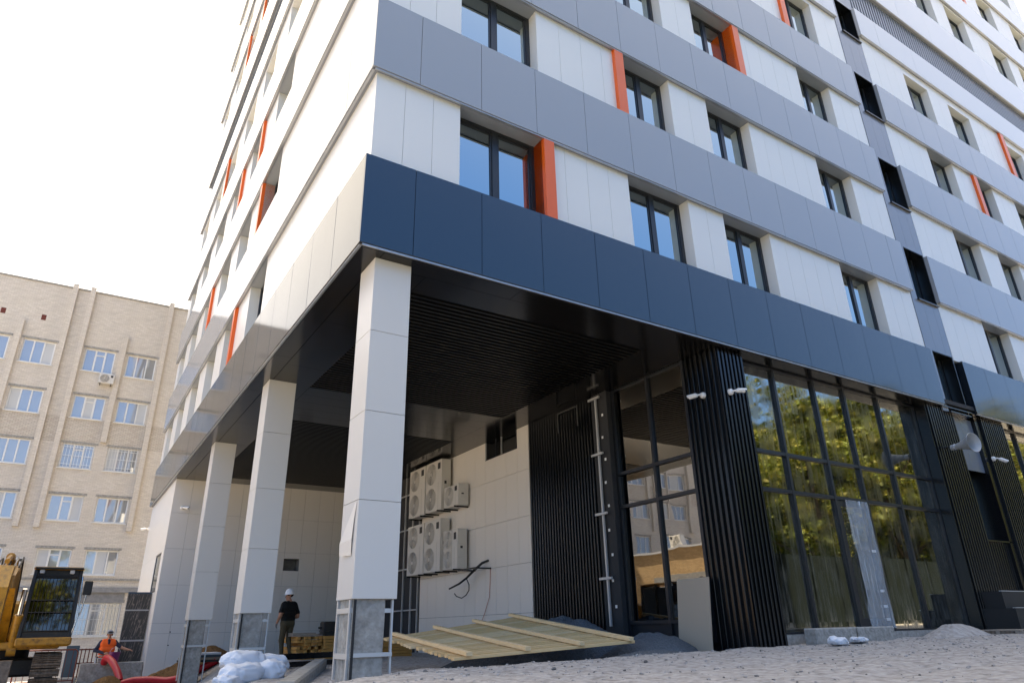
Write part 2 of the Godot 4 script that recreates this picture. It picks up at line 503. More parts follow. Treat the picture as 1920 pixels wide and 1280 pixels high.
func ground() -> void:
	hills.seed = 21; hills.frequency = 0.05; hills.fractal_octaves = 3
	var xs := axis([[-600, -80, 65], [-80, -16, 4], [-16, -6, 0.8], [-6, -1, 0.22], [-1, 9, 0.075], [9, 18, 0.16], [18, 40, 1.0], [40, 120, 8], [120, 600, 60]])
	var zs := axis([[-600, -80, 65], [-80, -30, 5], [-30, -8, 0.6], [-8, -2, 0.2], [-2, 6.5, 0.075], [6.5, 12, 0.5], [12, 60, 6], [60, 600, 60]])
	var mb := MB.new()
	var w := xs.size()
	for z in zs:
		for x in xs:
			mb.v.append(V(x, height(x, z), z))
			var e := 0.04
			mb.n.append(V(height(x - e, z) - height(x + e, z), 2 * e, height(x, z - e) - height(x, z + e)).normalized())
	for j in zs.size() - 1:
		for k in w - 1:
			var a := j * w + k
			mb.i.append_array(PackedInt32Array([a, a + 1, a + w, a + 1, a + w + 1, a + w]))
	var g := obj("ground", mb.mesh(), M.sand)
	tag(g, "", "", "", "structure")
	# crumbs of stone on the sand
	var st := MB.new()
	pebble_into(st, 1.0, 5)
	for kind in 2:
		var spots := []
		for k in [700, 4200][kind]:
			var x := rng.randf_range(-1.5, 16.0)
			var z := lip(x) + 0.02 + pow(rng.randf(), 1.4) * 5.5
			var s: float = 0.003 + [0.017, 0.022][kind] * pow(rng.randf(), 4.0)
			spots.append(Transform3D(Basis.from_euler(V(rng.randf() * TAU, rng.randf() * TAU, 0)).scaled(V(s, s * 0.75, s)), V(x, height(x, z) + s * 0.25, z)))
		var mm := MultiMesh.new()
		mm.transform_format = MultiMesh.TRANSFORM_3D
		mm.mesh = st.mesh(); mm.instance_count = spots.size()
		for k in spots.size(): mm.set_instance_transform(k, spots[k])
		var mi := MultiMeshInstance3D.new()
		mi.name = ["gravel", "sand_clods"][kind]; mi.multimesh = mm; mi.material_override = [M.pebble, M.sand][kind]
		add_child(mi)
		tag(mi, ["loose dark gravel strewn over the sandy road", "pale clods of sand lying all over the road"][kind], ["gravel", "sand"][kind], "", "stuff")
	var ps := [[1.15, 0.15, 0.035, "brownish stone at the foot of the nearest white column"], [6.55, 0.62, 0.035, "reddish flat stone on the sand before the leaning board"], [3.75, 1.1, 0.03, "dark pointed stone on the sand below the timber panel"], [2.15, 1.35, 0.03, "rounded dark stone on the sand at the lower edge"]]
	for p in ps:
		var sm := MB.new()
		pebble_into(sm, p[2], int(p[0] * 100))
		var o := obj("stone", sm.mesh(), M.pebble)
		o.position = V(p[0], height(p[0], p[1]) + p[2] * 0.4, p[1])
		tag(o, p[3], "stone", "single stones on the road")

func pebble_into(mb: MB, r: float, sd: int) -> void:
	var q := RandomNumberGenerator.new(); q.seed = sd
	var rows := 4; var seg := 7
	var pts := []
	for j in rows + 1:
		var row := []
		for k in seg:
			var a := PI * j / rows; var b := TAU * k / seg
			var rr := r * q.randf_range(0.75, 1.15)
			row.append(V(sin(a) * cos(b) * rr, cos(a) * rr * 0.7, sin(a) * sin(b) * rr))
		pts.append(row)
	for row in [0, rows]:
		for k in seg: pts[row][k] = pts[row][0]
	for j in rows:
		for k in seg:
			mb.quad(pts[j][k], pts[j][(k + 1) % seg], pts[j + 1][(k + 1) % seg], pts[j + 1][k])

# heap of loose material with an uneven outline, standing on the ground
func mound(called: String, label: String, m: Material, cx: float, cz: float, rx: float, rz: float, h: float, sd: int, lift := 0.0) -> MeshInstance3D:
	var f := FastNoiseLite.new(); f.seed = sd; f.frequency = 0.9; f.fractal_octaves = 4
	var mb := MB.new()
	var rings := 26; var seg := 56
	for j in rings + 1:
		for k in seg:
			var t := float(j) / rings
			var a := TAU * k / seg
			var wob := 1.0 + 0.16 * f.get_noise_2d(cos(a) * 1.2, sin(a) * 1.2)
			var x := cos(a) * rx * t * wob; var z := sin(a) * rz * t * wob
			var y := h * pow(cos(minf(t, 1.0) * PI / 2), 1.25) + (f.get_noise_2d(x * 1.4, z * 1.4) * 0.16 + f.get_noise_2d(x * 6, z * 6) * 0.06) * h * (1.0 - t)
			var base := height(cx + x, cz + z)
			mb.v.append(V(x, maxf(y, 0) * 1.0 + base + lift - (0.05 if j == rings else 0.0), z))
			mb.n.append(Vector3.UP)
	for j in rings:
		for k in seg:
			var a := j * seg + k; var b := j * seg + (k + 1) % seg
			mb.i.append_array(PackedInt32Array([a, b, a + seg, b, b + seg, a + seg]))
	smooth_normals(mb)
	var o := obj(called, mb.mesh(), m)
	o.position = V(cx, 0, cz)
	tag(o, label, "heap")
	return o

func smooth_normals(mb: MB) -> void:
	var acc := PackedVector3Array(); acc.resize(mb.v.size())
	for k in range(0, mb.i.size(), 3):
		var a := mb.i[k]; var b := mb.i[k + 1]; var c := mb.i[k + 2]
		var nn := (mb.v[c] - mb.v[a]).cross(mb.v[b] - mb.v[a])
		acc[a] += nn; acc[b] += nn; acc[c] += nn
	for k in acc.size(): acc[k] = acc[k].normalized() if acc[k].length_squared() > 0 else Vector3.UP
	mb.n = acc

# ------------------------------------------------------------------ the new building
func new_building() -> void:
	bld = thing("office_building", "new multi-storey building clad in white, grey and anthracite panels with orange window fins", "building")
	box("structural_core", bld, V(0.47, 5.32, -0.47), V(37.9, 34.7, BACK + 0.1), M.insulation)
	# bands and storeys of the facade to the right, first wing
	for k in 9:
		var m: Material = M.anthracite if k == 0 else (M.grey_panel if k < 4 else M.pale_panel)
		var w := 1.19 if k < 5 else 2.4
		band(0.0, 0.0, 15.87, YB[k], YT[k], m, w, 0.83)
		band(0.0, 17.25 if k > 0 else 17.5, 38.0, YB[k] - 0.02, YT[k] - 0.05, m, 1.2 if k < 4 else 2.4, 1.2)
		band(LEFT, BACK, -0.445, YB[k], YT[k], m, 1.3 if k < 2 else 2.6, 1.3)
	# openings: [from, to]; fins: [from, to]
	storey(0.0, 0.11, 15.87, 0, [[1.65, 3.37], [5.5, 7.2], [8.3, 9.87], [12.6, 14.25]], [[3.37, 3.6]])
	storey(0.0, 0.11, 15.87, 1, [[1.65, 3.37], [5.65, 7.1], [8.35, 9.9], [12.65, 14.25]], [[5.4, 5.65]])
	storey(0.0, 0.11, 15.87, 2, [[1.65, 3.37], [5.5, 7.2], [8.35, 9.88], [12.75, 14.3]], [[9.88, 10.12]])
	storey(0.0, 0.11, 15.87, 3, [[1.65, 3.37], [5.5, 7.2], [8.35, 9.9], [12.85, 14.45]], [[12.6, 12.85]], 18.6)
	for k in [5, 6, 7]: storey(0.0, 0.11, 15.87, k, [[8.35, 9.9], [12.75, 14.3]], [], YB[k + 1] - 0.15)
	storey(0.0, 17.3, 37.9, 0, [[19.85, 21.55], [22.85, 24.4], [26.2, 27.8]], [])
	storey(0.0, 17.3, 37.9, 1, [[19.85, 21.55], [22.85, 24.4], [26.2, 27.8]], [])
	storey(0.0, 17.3, 37.9, 2, [[19.85, 21.5], [23.08, 24.4], [26.2, 27.8]], [[22.82, 23.08]])
	storey(0.0, 17.3, 37.9, 3, [[19.87, 21.5], [22.95, 24.6], [27.45, 29.1], [30.4, 32.0]], [[27.1, 27.4]], 18.42)
	storey(0.0, 17.3, 37.9, 5, [[19.9, 21.6], [23.3, 25.0], [26.3, 28.1], [30.45, 32.3], [33.5, 35.3]], [], 25.75)
	storey(0.0, 17.3, 37.9, 6, [[23.3, 25.0], [27.2, 28.9], [31.0, 32.75], [34.85, 36.5]], [[28.95, 29.2]], 29.45)
	storey(0.0, 17.3, 37.9, 7, [[27.2, 28.9], [31.0, 32.75], [34.85, 36.5]], [], 33.0)
	var mod := [[-8.9, -7.15], [-12.15, -10.55], [-15.1, -13.45], [-18.2, -16.5], [-21.3, -19.65], [-24.4, -22.75]]
	storey(LEFT, BACK, -0.441, 0, mod, [[-10.55, -10.35]])
	storey(LEFT, BACK, -0.441, 1, mod, [[-9.1, -8.9], [-16.5, -16.3]])
	storey(LEFT, BACK, -0.441, 2, mod, [[-10.55, -10.35], [-13.45, -13.25]])
	storey(LEFT, BACK, -0.441, 3, mod, [[-18.4, -18.2]], 18.6)
	storey(LEFT, BACK, -0.441, 5, mod, [[-15.3, -15.1], [-18.4, -18.2]], 25.7)
	storey(LEFT, BACK, -0.441, 6, mod, [], 29.4)
	storey(LEFT, BACK, -0.441, 7, mod, [], 33.0)
	# service storey: dark ribbed sheet all round
	var sv := node("ribbed_cladding", bld)
	for e in [[0.0, 0.08, 15.87], [0.0, 17.3, 37.9]]:
		sv.add_child(ribbed(e[1], e[2], YT[4] - 0.05, YB[5] + 0.05, 0.19), true)
	var sl := node("ribbed_cladding", bld, LEFT)
	sl.add_child(ribbed(BACK, -0.3, YT[4] - 0.05, YB[5] + 0.05, 0.19), true)
	stair_strip()
	soffit()
	for c in [[-0.25, -0.84], [-6.35, -6.94], [-12.42, -13.0]]: column(c[0], c[1])
	passage_walls()
	shop_front()

func ribbed(u0: float, u1: float, y0: float, y1: float, pitch: float) -> MeshInstance3D:
	var mb := MB.new()
	mb.box(Transform3D(Basis(), V((u0 + u1) / 2, (y0 + y1) / 2, -0.3)), V(u1 - u0, y1 - y0, 0.2))
	var u := u0 + pitch / 2
	while u < u1:
		mb.box(Transform3D(Basis(), V(u, (y0 + y1) / 2, -0.17)), V(pitch * 0.5, y1 - y0 - 0.01, 0.07))
		u += pitch
	var o := MeshInstance3D.new()
	o.name = "ribbed_sheet"; o.mesh = mb.mesh(); o.material_override = M.strip_grey
	o.set_meta("kind", "stuff")
	return o

# one horizontal band: panels on a backing, the soffit under it and its drip edge
func band(turn: float, u0: float, u1: float, y0: float, y1: float, m: Material, w: float, first: float) -> void:
	var p := node("cladding_band", bld, turn)
	box("backing", p, V(u0 + 0.036, y0 + 0.03, -0.44), V(u1 - 0.005, y1 - 0.006, -0.036), M.joint_dark)
	box("soffit_strip", p, V(u0 + 0.036, y0, -0.44), V(u1 - 0.003, y0 + 0.027, -0.04), M.grey_panel if y0 > 6 else M.soffit_black)
	var end := u1 if turn == 0.0 else 0.0
	box("drip_edge", p, V(u0 + 0.05, y0 - 0.03, -0.055), V(end - 0.06, y0 - 0.004, -0.018), M.aluminium)
	var cuts := [u0]
	if turn == 0.0:
		var u := u0 + first
		while u < u1 - 0.3:
			cuts.append(u); u += w
		cuts.append(u1)
	else:
		cuts = [0.0]
		var u := -first
		while u > u0 + 0.3:
			cuts.append(u); u -= w
		cuts.append(u0)
		cuts.reverse()
	for k in cuts.size() - 1:
		var a: float = cuts[k] + 0.004
		var b: float = cuts[k + 1] - 0.004
		if k == 0 and turn == 0.0: a = u0
		if turn != 0.0 and k == cuts.size() - 2: b = -0.034
		var o := box("band_panel", p, V(a, y0, -0.032), V(b, y1, 0.0), m, 0.0025)
		if k > 0 and k < cuts.size() - 2:
			o.rotation = V(rng.randf_range(-1, 1) * 0.0012, rng.randf_range(-1, 1) * 0.0016, 0)
	# closing sheet on top, and the exposed end of a band
	box("coping", p, V(u0 + 0.04, y1 - 0.005, -0.44), V(u1 - 0.01, y1 + 0.004, -0.034), m)
	if turn == 0.0 and u0 > 10.0: box("end_panel", p, V(u0, y0 + 0.001, -0.44), V(u0 + 0.034, y1 - 0.001, -0.034), m)

# white wall between two bands with its windows and fins
func storey(turn: float, u0: float, u1: float, k: int, open: Array, fins: Array, head := 0.0) -> void:
	var y0: float = YT[k] - 0.03
	var y1: float = YB[k + 1] + 0.03
	var sorted := open.duplicate()
	sorted.sort_custom(func(a, b): return a[0] < b[0])
	var p := node("wall", bld, turn)
	var at_u := u0
	var solid := []
	for o in sorted:
		solid.append([at_u, o[0]]); at_u = o[1]
	solid.append([at_u, u1])
	for s in solid:
		if s[1] - s[0] < 0.05: continue
		box("backing", p, V(s[0], y0, -0.44), V(s[1], y1, -0.132), M.white_panel)
		var n := maxi(1, roundi((s[1] - s[0]) / (0.58 if turn == 0.0 else 1.25)))
		var w: float = (s[1] - s[0]) / n
		for j in n:
			box("wall_panel", p, V(s[0] + j * w + (0.003 if j else 0.0), y0, -0.131), V(s[0] + (j + 1) * w - (0.003 if j < n - 1 else 0.0), y1, -0.11), M.white_panel)
	for o in sorted:
		var top := y1
		if head > 0.0:
			top = head
			box("lintel", p, V(o[0] + 0.001, head, -0.44), V(o[1] - 0.001, y1, -0.111), M.white_panel)
		window(turn, o[0], o[1], y0, top)
	for f in fins:
		var fin := node("fin", bld, turn)
		box("fin_panel", fin, V(f[0], y0 - 0.02, -0.405), V(f[1], y1 - 0.03, -0.02), M.orange, 0.003)

func window(turn: float, a: float, b: float, y0: float, y1: float) -> void:
	var p := node("window", bld, turn)
	var d0 := -0.43; var d1 := -0.36
	var key := "win %d %d" % [roundi((b - a) * 1000), roundi((y1 - y0) * 1000)]
	var w := b - a; var h := y1 - y0
	if not cache.has(key):
		var mb := MB.new()
		var t := Transform3D()
		for e in [[0.0, 0.07, 0.0, h], [w - 0.09, w, 0.0, h], [0.07, w - 0.09, h - 0.09, h], [0.07, w - 0.09, 0.0, 0.07]]:
			t.origin = V((e[0] + e[1]) / 2 - w / 2, (e[2] + e[3]) / 2 - h / 2, 0)
			mb.box(t, V(e[1] - e[0], e[3] - e[2], d1 - d0), 0.004)
		t.origin = V(-0.01, -0.01, 0)
		mb.box(t, V(0.07, h - 0.16, d1 - d0 - 0.01), 0.004)
		t.origin = V(-0.01, -0.01, 0.025)
		mb.box(t, V(0.12, h - 0.16, 0.03), 0.004)
		# rims of the two sashes
		for e in [[0.07, w / 2 - 0.07], [w / 2 + 0.05, w - 0.09]]:
			for r in [[e[0], e[1], h - 0.125, h - 0.09], [e[0], e[1], 0.07, 0.105], [e[0], e[0] + 0.035, 0.105, h - 0.125], [e[1] - 0.035, e[1], 0.105, h - 0.125]]:
				t.origin = V((r[0] + r[1]) / 2 - w / 2, (r[2] + r[3]) / 2 - h / 2, -0.005)
				mb.box(t, V(r[1] - r[0], r[3] - r[2], 0.05), 0.003)
		cache[key] = mb.mesh()
	var f := obj("frame", cache[key], M.frame, p)
	f.position = V((a + b) / 2, (y0 + y1) / 2, (d0 + d1) / 2)
	box("pane", p, V(a + 0.1, y0 + 0.1, -0.41), V((a + b) / 2 - 0.1, y1 - 0.12, -0.395), M.window_glass).rotation = V(rng.randf_range(-1, 1) * 0.006, rng.randf_range(-1, 1) * 0.008, 0)
	box("pane", p, V((a + b) / 2 + 0.08, y0 + 0.1, -0.41), V(b - 0.12, y1 - 0.12, -0.395), M.window_glass).rotation = V(rng.randf_range(-1, 1) * 0.006, rng.randf_range(-1, 1) * 0.008, 0)

# dark vertical strip between the two wings, a narrow window in each storey
func stair_strip() -> void:
	var rows := [[5.0, 6.75], [8.28, 10.0], [11.5, 13.2], [14.95, 16.65], [18.4, 20.0], [22.0, 23.7], [26.0, 27.7], [29.9, 31.6]]
	var p := node("stair_strip", bld)
	var y := 5.0
	for r in rows:
		if r[0] > y:
			var mid: float = 16.72
			box("strip_panel", p, V(15.89, y, -0.14), V(mid - 0.3, r[0], -0.1), M.strip_grey)
			box("strip_panel", p, V(mid - 0.294, y, -0.14), V(mid + 0.2, r[0], -0.1), M.strip_grey)
			box("strip_panel", p, V(mid + 0.206, y, -0.14), V(17.26, r[0], -0.1), M.strip_grey)
		box("strip_panel", p, V(15.89, r[0] + 0.002, -0.14), V(16.18, r[1], -0.1), M.strip_grey)
		var wn := node("window", bld)
		box("jamb", wn, V(16.14, r[0], -0.46), V(16.18, r[1], -0.141), M.black_steel)
		box("jamb", wn, V(17.2, r[0], -0.46), V(17.24, r[1], -0.1), M.black_steel)
		box("head", wn, V(16.18, r[1] - 0.03, -0.46), V(17.2, r[1], -0.1), M.black_steel)
		box("sill", wn, V(16.16, r[0] - 0.02, -0.46), V(17.22, r[0] + 0.02, -0.04), M.black_steel)
		box("frame", wn, V(16.18, r[0] + 0.02, -0.46), V(16.26, r[1] - 0.03, -0.41), M.frame)
		box("frame", wn, V(17.12, r[0] + 0.02, -0.46), V(17.2, r[1] - 0.03, -0.41), M.frame)
		box("pane", wn, V(16.26, r[0] + 0.02, -0.45), V(17.12, r[1] - 0.03, -0.43), M.window_glass)
		y = r[1]
	box("strip_panel", p, V(15.89, y, -0.14), V(17.26, 34.6, -0.1), M.strip_grey)

# underside of the overhang: dark glossy panels round two fields of slats
func soffit() -> void:
	var p := node("soffit", bld)
	box("slab", p, V(0.5, 5.2, BACK + 0.2), V(7.8, 5.31, -0.05), M.joint_dark)
	box("slab", p, V(7.8, 5.2, -1.2), V(37.8, 5.31, -0.05), M.joint_dark)
	var y0 := 5.10; var y1 := 5.135
	var g := 0.006
	# two rows along the facade to the left
	var z := -0.062
	while z > -25.0:
		var e := maxf(z - 2.4, -25.1)
		box("soffit_panel", p, V(0.062, y0, e + g), V(0.40, y1, z), M.soffit_black)
		z = e
	z = -0.46
	while z > -18.3:
		var e := maxf(z - 2.4, -18.3)
		box("soffit_panel", p, V(0.412, y0, e + g), V(1.25, y1, z), M.soffit_black)
		z = e
	# rows along the facade to the right
	var x := 0.412
	while x < 37.0:
		var e := x + 2.4
		box("soffit_panel", p, V(x, y0, -0.45), V(e - g, y1, -0.062), M.soffit_black)
		x = e
	x = 1.256
	while x < 37.0:
		var e := x + 2.4
		if e > 6.3 and x < 6.3: e = 7.5
		box("soffit_panel", p, V(x, y0, -1.03), V(e - g, y1, -0.456), M.soffit_black)
		x = e
	# beside the inner wall
	z = -1.036
	while z > -18.3:
		var e := maxf(z - 2.4, -18.3)
		box("soffit_panel", p, V(6.33, y0, e + g), V(7.52, y1, z), M.soffit_black)
		z = e
	for row in 5:
		var a := -6.47 - row * 0.55
		for c in [[1.256, 3.8], [3.806, 6.324]]: box("soffit_panel", p, V(c[0], y0, a - 0.544), V(c[1], y1, a), M.soffit_black)
	for c in [[1.256, 3.8], [3.806, 6.324]]: box("soffit_panel", p, V(c[0], y0, -18.3), V(c[1], y1, -17.4), M.soffit_black)
	for field in [[-1.05, -6.45], [-9.25, -17.38]]:
		var s := node("slatted_ceiling", bld)
		var zz: float = field[0] - 0.05
		while zz > field[1]:
			box("slat", s, V(1.262, 5.095, zz - 0.065), V(6.32, 5.165, zz), M.slat_black, 0.004)
			zz -= 0.135

# square column: composite panels on rails round a concrete core
func column(z1: float, z0: float) -> void:
	var p := node("column", bld)
	tag(p, "white panel-clad column, bare concrete at its foot")
	var x0 := 0.34; var x1 := 0.92
	var ys := [0.37, 1.56, 2.75, 3.93, 5.1]
	for k in 4:
		var a: float = ys[k] + (0.003 if k else 0.0)
		var b: float = ys[k + 1] - 0.003
		box("column_panel", p, V(x0, a, z1 - 0.02), V(x1, b, z1), M.column_white, 0.002)
		box("column_panel", p, V(x0, a, z0), V(x1, b, z0 + 0.02), M.column_white, 0.002)
		box("column_panel", p, V(x0, a, z0 + 0.021), V(x0 + 0.02, b, z1 - 0.021), M.column_white, 0.002)
		box("column_panel", p, V(x1 - 0.02, a, z0 + 0.021), V(x1, b, z1 - 0.021), M.column_white, 0.002)
	var foot := minf(height(0.6, (z0 + z1) / 2), height(0.3, z1)) - 0.4
	var mb := MB.new()
	var core := V(0.4, 0, 0.42)
	# concrete shaft with a slightly uneven outline
	var f := FastNoiseLite.new(); f.seed = int(z1 * 10); f.frequency = 2.0
	var rows := 14
	var ring := []
	for j in rows + 1:
		var y := lerpf(foot, 5.05, pow(float(j) / rows, 1.6))
		var r := []
		for q in [[0.385, z1 - 0.035], [0.775, z1 - 0.035], [0.79, z1 - 0.06], [0.79, z0 + 0.08], [0.775, z0 + 0.06], [0.385, z0 + 0.06], [0.37, z0 + 0.08], [0.37, z1 - 0.06]]:
			r.append(V(q[0] + f.get_noise_2d(y, q[1] * 3 + q[0]) * 0.016, y, q[1] + f.get_noise_2d(y + 9, q[0] * 5) * 0.016))
		ring.append(r)
	for j in rows:
		for q in 8:
			mb.quad(ring[j][q], ring[j][(q + 1) % 8], ring[j + 1][(q + 1) % 8], ring[j + 1][q])
	var sh := obj("concrete_shaft", mb.mesh(), M.concrete, p)
	sh.set_meta("label", "rough bare concrete shaft")
	# the rails that will carry the missing panels
	var low := foot + 0.55
	for e in [[x0 + 0.012, z0 + 0.06], [x0 + 0.012, z1 - 0.09], [x1 - 0.04, z1 - 0.05]]:
		box("rail", p, V(e[0] - 0.012, low, e[1] - 0.02), V(e[0] + 0.012, 0.36, e[1] + 0.02), M.galvanised)
	box("rail", p, V(x0 + 0.03, low - 0.1, z1 - 0.03), V(x0 + 0.06, 0.36, z1 - 0.01), M.rubber)
	for y in [0.24, -0.27]:
		box("cross_rail", p, V(x0 + 0.001, y - 0.03, z0 + 0.08), V(x0 + 0.045, y + 0.03, z1 - 0.06), M.galvanised)
	box("cross_rail", p, V(x0 + 0.03, -0.28, z1 - 0.032), V(x1 - 0.03, -0.235, z1 - 0.012), M.galvanised)
	box("cross_rail", p, V(x1 - 0.15, 0.21, z1 - 0.06), V(x1 - 0.03, 0.26, z1 - 0.04), M.galvanised)
	if z1 > -1.0:
		# protective film that has come off one corner
		var fl := MB.new()
		var pts := [[V(x0 - 0.004, 1.53, z1 - 0.12), V(x0 - 0.004, 1.53, z1 - 0.06)], [V(x0 - 0.03, 1.3, z1 - 0.28), V(x0 - 0.012, 1.32, z1 - 0.1)], [V(x0 - 0.07, 1.05, z1 - 0.42), V(x0 - 0.02, 1.08, z1 - 0.12)], [V(x0 - 0.05, 0.9, z1 - 0.46), V(x0 - 0.012, 0.88, z1 - 0.13)]]
		for k in 3: fl.quad(pts[k][0], pts[k][1], pts[k + 1][1], pts[k + 1][0])
		var fo := obj("peeled_film", fl.mesh(), M.stone_white, p)
		fo.set_meta("label", "corner of protective film hanging loose")

# upright ribs on a sheet; along = "x" (facing +z) or "z" (facing -x)
func ribs(called: String, along: String, a: float, b: float, y0: float, y1: float, face: float, pitch: float, back := 0.25) -> Node3D:
	var p := node(called, bld)
	var u := a + pitch * 0.3
	if along == "x":
		box("sheet", p, V(a, y0, face - back), V(b, y1, face - 0.055), M.black_steel)
		while u < b - pitch * 0.3:
			box("rib", p, V(u, y0 + 0.002, face - 0.055), V(u + pitch * 0.46, y1 - 0.002, face), M.black_steel, 0.006)
			u += pitch
	else:
		box("sheet", p, V(face + 0.055, y0, a), V(face + back, y1, b), M.black_steel)
		while u < b - pitch * 0.3:
			box("rib", p, V(face, y0 + 0.002, u), V(face + 0.055, y1 - 0.002, u + pitch * 0.46), M.black_steel, 0.006)
			u += pitch
	return p

func passage_walls() -> void:
	# masses behind the cladding
	box("masonry", bld, V(7.8, -1.6, BACK + 0.1), V(37.9, 5.19, -1.25), M.insulation)
	box("masonry", bld, V(0.17, -1.9, BACK + 0.1), V(7.79, 5.19, -18.9), M.plaster_grey)
	for e in [[0.17, 4.16, -1.9, 5.19], [4.73, 7.79, -1.9, 5.19], [4.16, 4.73, -1.9, 2.11], [4.16, 4.73, 2.53, 5.19]]: box("masonry", bld, V(e[0], e[2], -18.899), V(e[1], e[3], -18.37), M.plaster_grey)
	for e in [[-18.36, -8.95, -1.2], [-7.21, -3.4, -1.2]]: box("masonry", bld, V(7.31, e[2], e[0]), V(7.79, 5.19, e[1]), M.insulation)
	box("masonry", bld, V(7.31, -1.2, -8.949), V(7.79, 4.55, -7.211), M.insulation)
	# the white tiled wall that carries the air conditioners
	var w := node("wall", bld)
	var zs := [-6.64, -7.21, -7.8, -8.4, -8.95, -9.55, -10.16, -10.76, -11.38, -12.0, -12.62, -13.2]
	var ys := [-0.85, 0.35, 1.53, 2.69, 3.9, 5.098]
	for j in 5:
		for k in 11:
			var top: float = ys[j + 1]
			if j == 4 and k in [1, 2, 3]: top = 4.56
			box("tile", w, V(7.27, ys[j] + 0.004, zs[k + 1] + 0.004), V(7.3, top - 0.004, zs[k] - 0.002), M.stone_white)
	var vent := node("vent_opening", bld)
	for z in [-8.93, -8.35, -8.05, -7.25]: box("bar", vent, V(7.26, 4.57, z), V(7.3, 5.09, z + 0.025), M.galvanised if z < -8.9 or z == -8.05 else M.frame)
	box("bar", vent, V(7.262, 4.56, -8.94), V(7.298, 4.58, -7.22), M.frame)
	# unclad end of that wall with its rails
	for z in [-13.4, -13.95, -14.6, -15.4, -16.2, -17.0, -17.8]: box("rail", w, V(7.25, -0.8, z), V(7.3, 5.08, z + 0.05), M.galvanised)
	for y in [0.6, 1.9, 3.2, 4.4]: box("cross_rail", w, V(7.2, y, -18.2), V(7.249, y + 0.04, -13.3), M.galvanised)
	# rear wall, facing the photographer, and its return along the facade to the left
	var r := node("wall", bld)
	var rows := [-1.3, 0.07, 0.38, 1.57, 2.74, 3.93, 5.098]
	var xs := [0.13]
	while xs[-1] < 7.0: xs.append(xs[-1] + 0.575)
	xs[-1] = 7.29
	for j in 6:
		for k in xs.size() - 1:
			var lo: float = rows[j]; var hi: float = rows[j + 1]
			if j == 3 and k == 7: hi = 2.11
			box("tile", r, V(xs[k] + (0.003 if k else 0.0), lo + 0.003, -18.36), V(xs[k + 1] - 0.003, hi - 0.003, -18.33), M.stone_white)
			if j == 3 and k == 7: box("tile", r, V(xs[k] + 0.003, 2.53, -18.36), V(xs[k + 1] - 0.003, 2.737, -18.33), M.stone_white)
	for e in [[0.2, 0.7], [0.2, 0.3], [2.4, 0.28], [2.42, -0.18], [4.2, 0.35]]: box("clip", r, V(e[0] + 0.5, e[1] - 0.6, -18.33), V(e[0] + 0.54, e[1] - 0.57, -18.31), M.rubber)
	var lw := node("wall", bld, LEFT)
	var cols := [[-25.2, -22.8], [-22.8, -20.5], [-20.5, -19.0], [-19.0, -18.365]]
	var lys := [-1.7, 0.38, 1.38, 2.68, 3.93, 5.098]
	for c in cols.size():
		for j in 5:
			if c == 2 and j == 2: continue
			box("tile", lw, V(cols[c][0] + 0.003, lys[j] + 0.003, -0.16), V(cols[c][1] - 0.001, lys[j + 1] - 0.003, -0.13), M.white_panel)
	var wn := node("window", bld, LEFT)
	box("frame", wn, V(-20.49, 1.39, -0.168), V(-20.43, 2.67, -0.14), M.frame)
	box("frame", wn, V(-19.07, 1.39, -0.168), V(-19.01, 2.67, -0.14), M.frame)
	box("frame", wn, V(-20.43, 2.61, -0.168), V(-19.07, 2.67, -0.14), M.frame)
	box("frame", wn, V(-20.43, 1.39, -0.168), V(-19.07, 1.45, -0.14), M.frame)
	box("pane", wn, V(-20.43, 1.45, -0.167), V(-19.07, 2.61, -0.155), M.window_glass)
	# black ribbed wall with an unfinished opening
	ribs("ribbed_wall", "z", -6.62, -3.92, -0.75, 5.095, 7.25, 0.112, 0.06)
	var op := node("duct_opening", bld)
	box("bar", op, V(7.2, 4.98, -5.2), V(7.24, 5.0, -4.45), M.ac_fan)
	box("bar", op, V(7.225, 4.5, -5.23), V(7.245, 5.02, -5.212), M.ac_fan)
	box("bar", op, V(7.225, 4.5, -4.43), V(7.245, 5.02, -4.412), M.ac_fan)
	# strip of bare insulation with a bracket rail
	var st := node("bracket_strip", bld)
	box("rail", st, V(7.19, 0.0, -3.69), V(7.23, 5.0, -3.64), M.galvanised)
	for y in [4.93, 3.6, 2.27, 0.92]: box("bracket", st, V(7.15, y, -3.88), V(7.19, y + 0.05, -3.48), M.galvanised)
	box("wall_strip", st, V(7.28, -0.7, -3.91), V(7.31, 5.09, -3.36), M.insulation)
	for k in 9: box("dowel_plate", st, V(7.27, 0.35 + k * 0.52, -3.56 - 0.05 * (k % 2)), V(7.281, 0.41 + k * 0.52, -3.50 - 0.05 * (k % 2)), M.pvc, 0.004)
	# glazing of the lobby, facing the passage
	var g := node("curtain_wall", bld)
	var zc := [-3.36, -2.18, -1.09]
	var yc := [-0.3, 0.06, 2.41, 3.13, 5.09]
	for z in zc: box("mullion", g, V(7.44, -0.3, z - 0.035), V(7.56, 5.095, z + 0.035), M.frame)
	for k in 2:
		for j in [1, 2, 3, 4]:
			box("transom", g, V(7.445, yc[j] - 0.035, zc[k] + 0.036), V(7.555, yc[j] + (0.035 if j < 4 else 0.0), zc[k + 1] - 0.036), M.frame)
		for j in 4:
			var pn := box("pane", g, V(7.5, yc[j] + (0.036 if j else 0.0), zc[k] + 0.037), V(7.52, yc[j + 1] - 0.036, zc[k + 1] - 0.037), M.mirror_glass if j else M.frame)
			pn.rotation = V(0, rng.randf_range(-1, 1) * 0.003, rng.randf_range(-1, 1) * 0.003)
	box("masonry", bld, V(7.6, -1.0, -3.39), V(7.79, 5.19, -1.06), M.insulation)

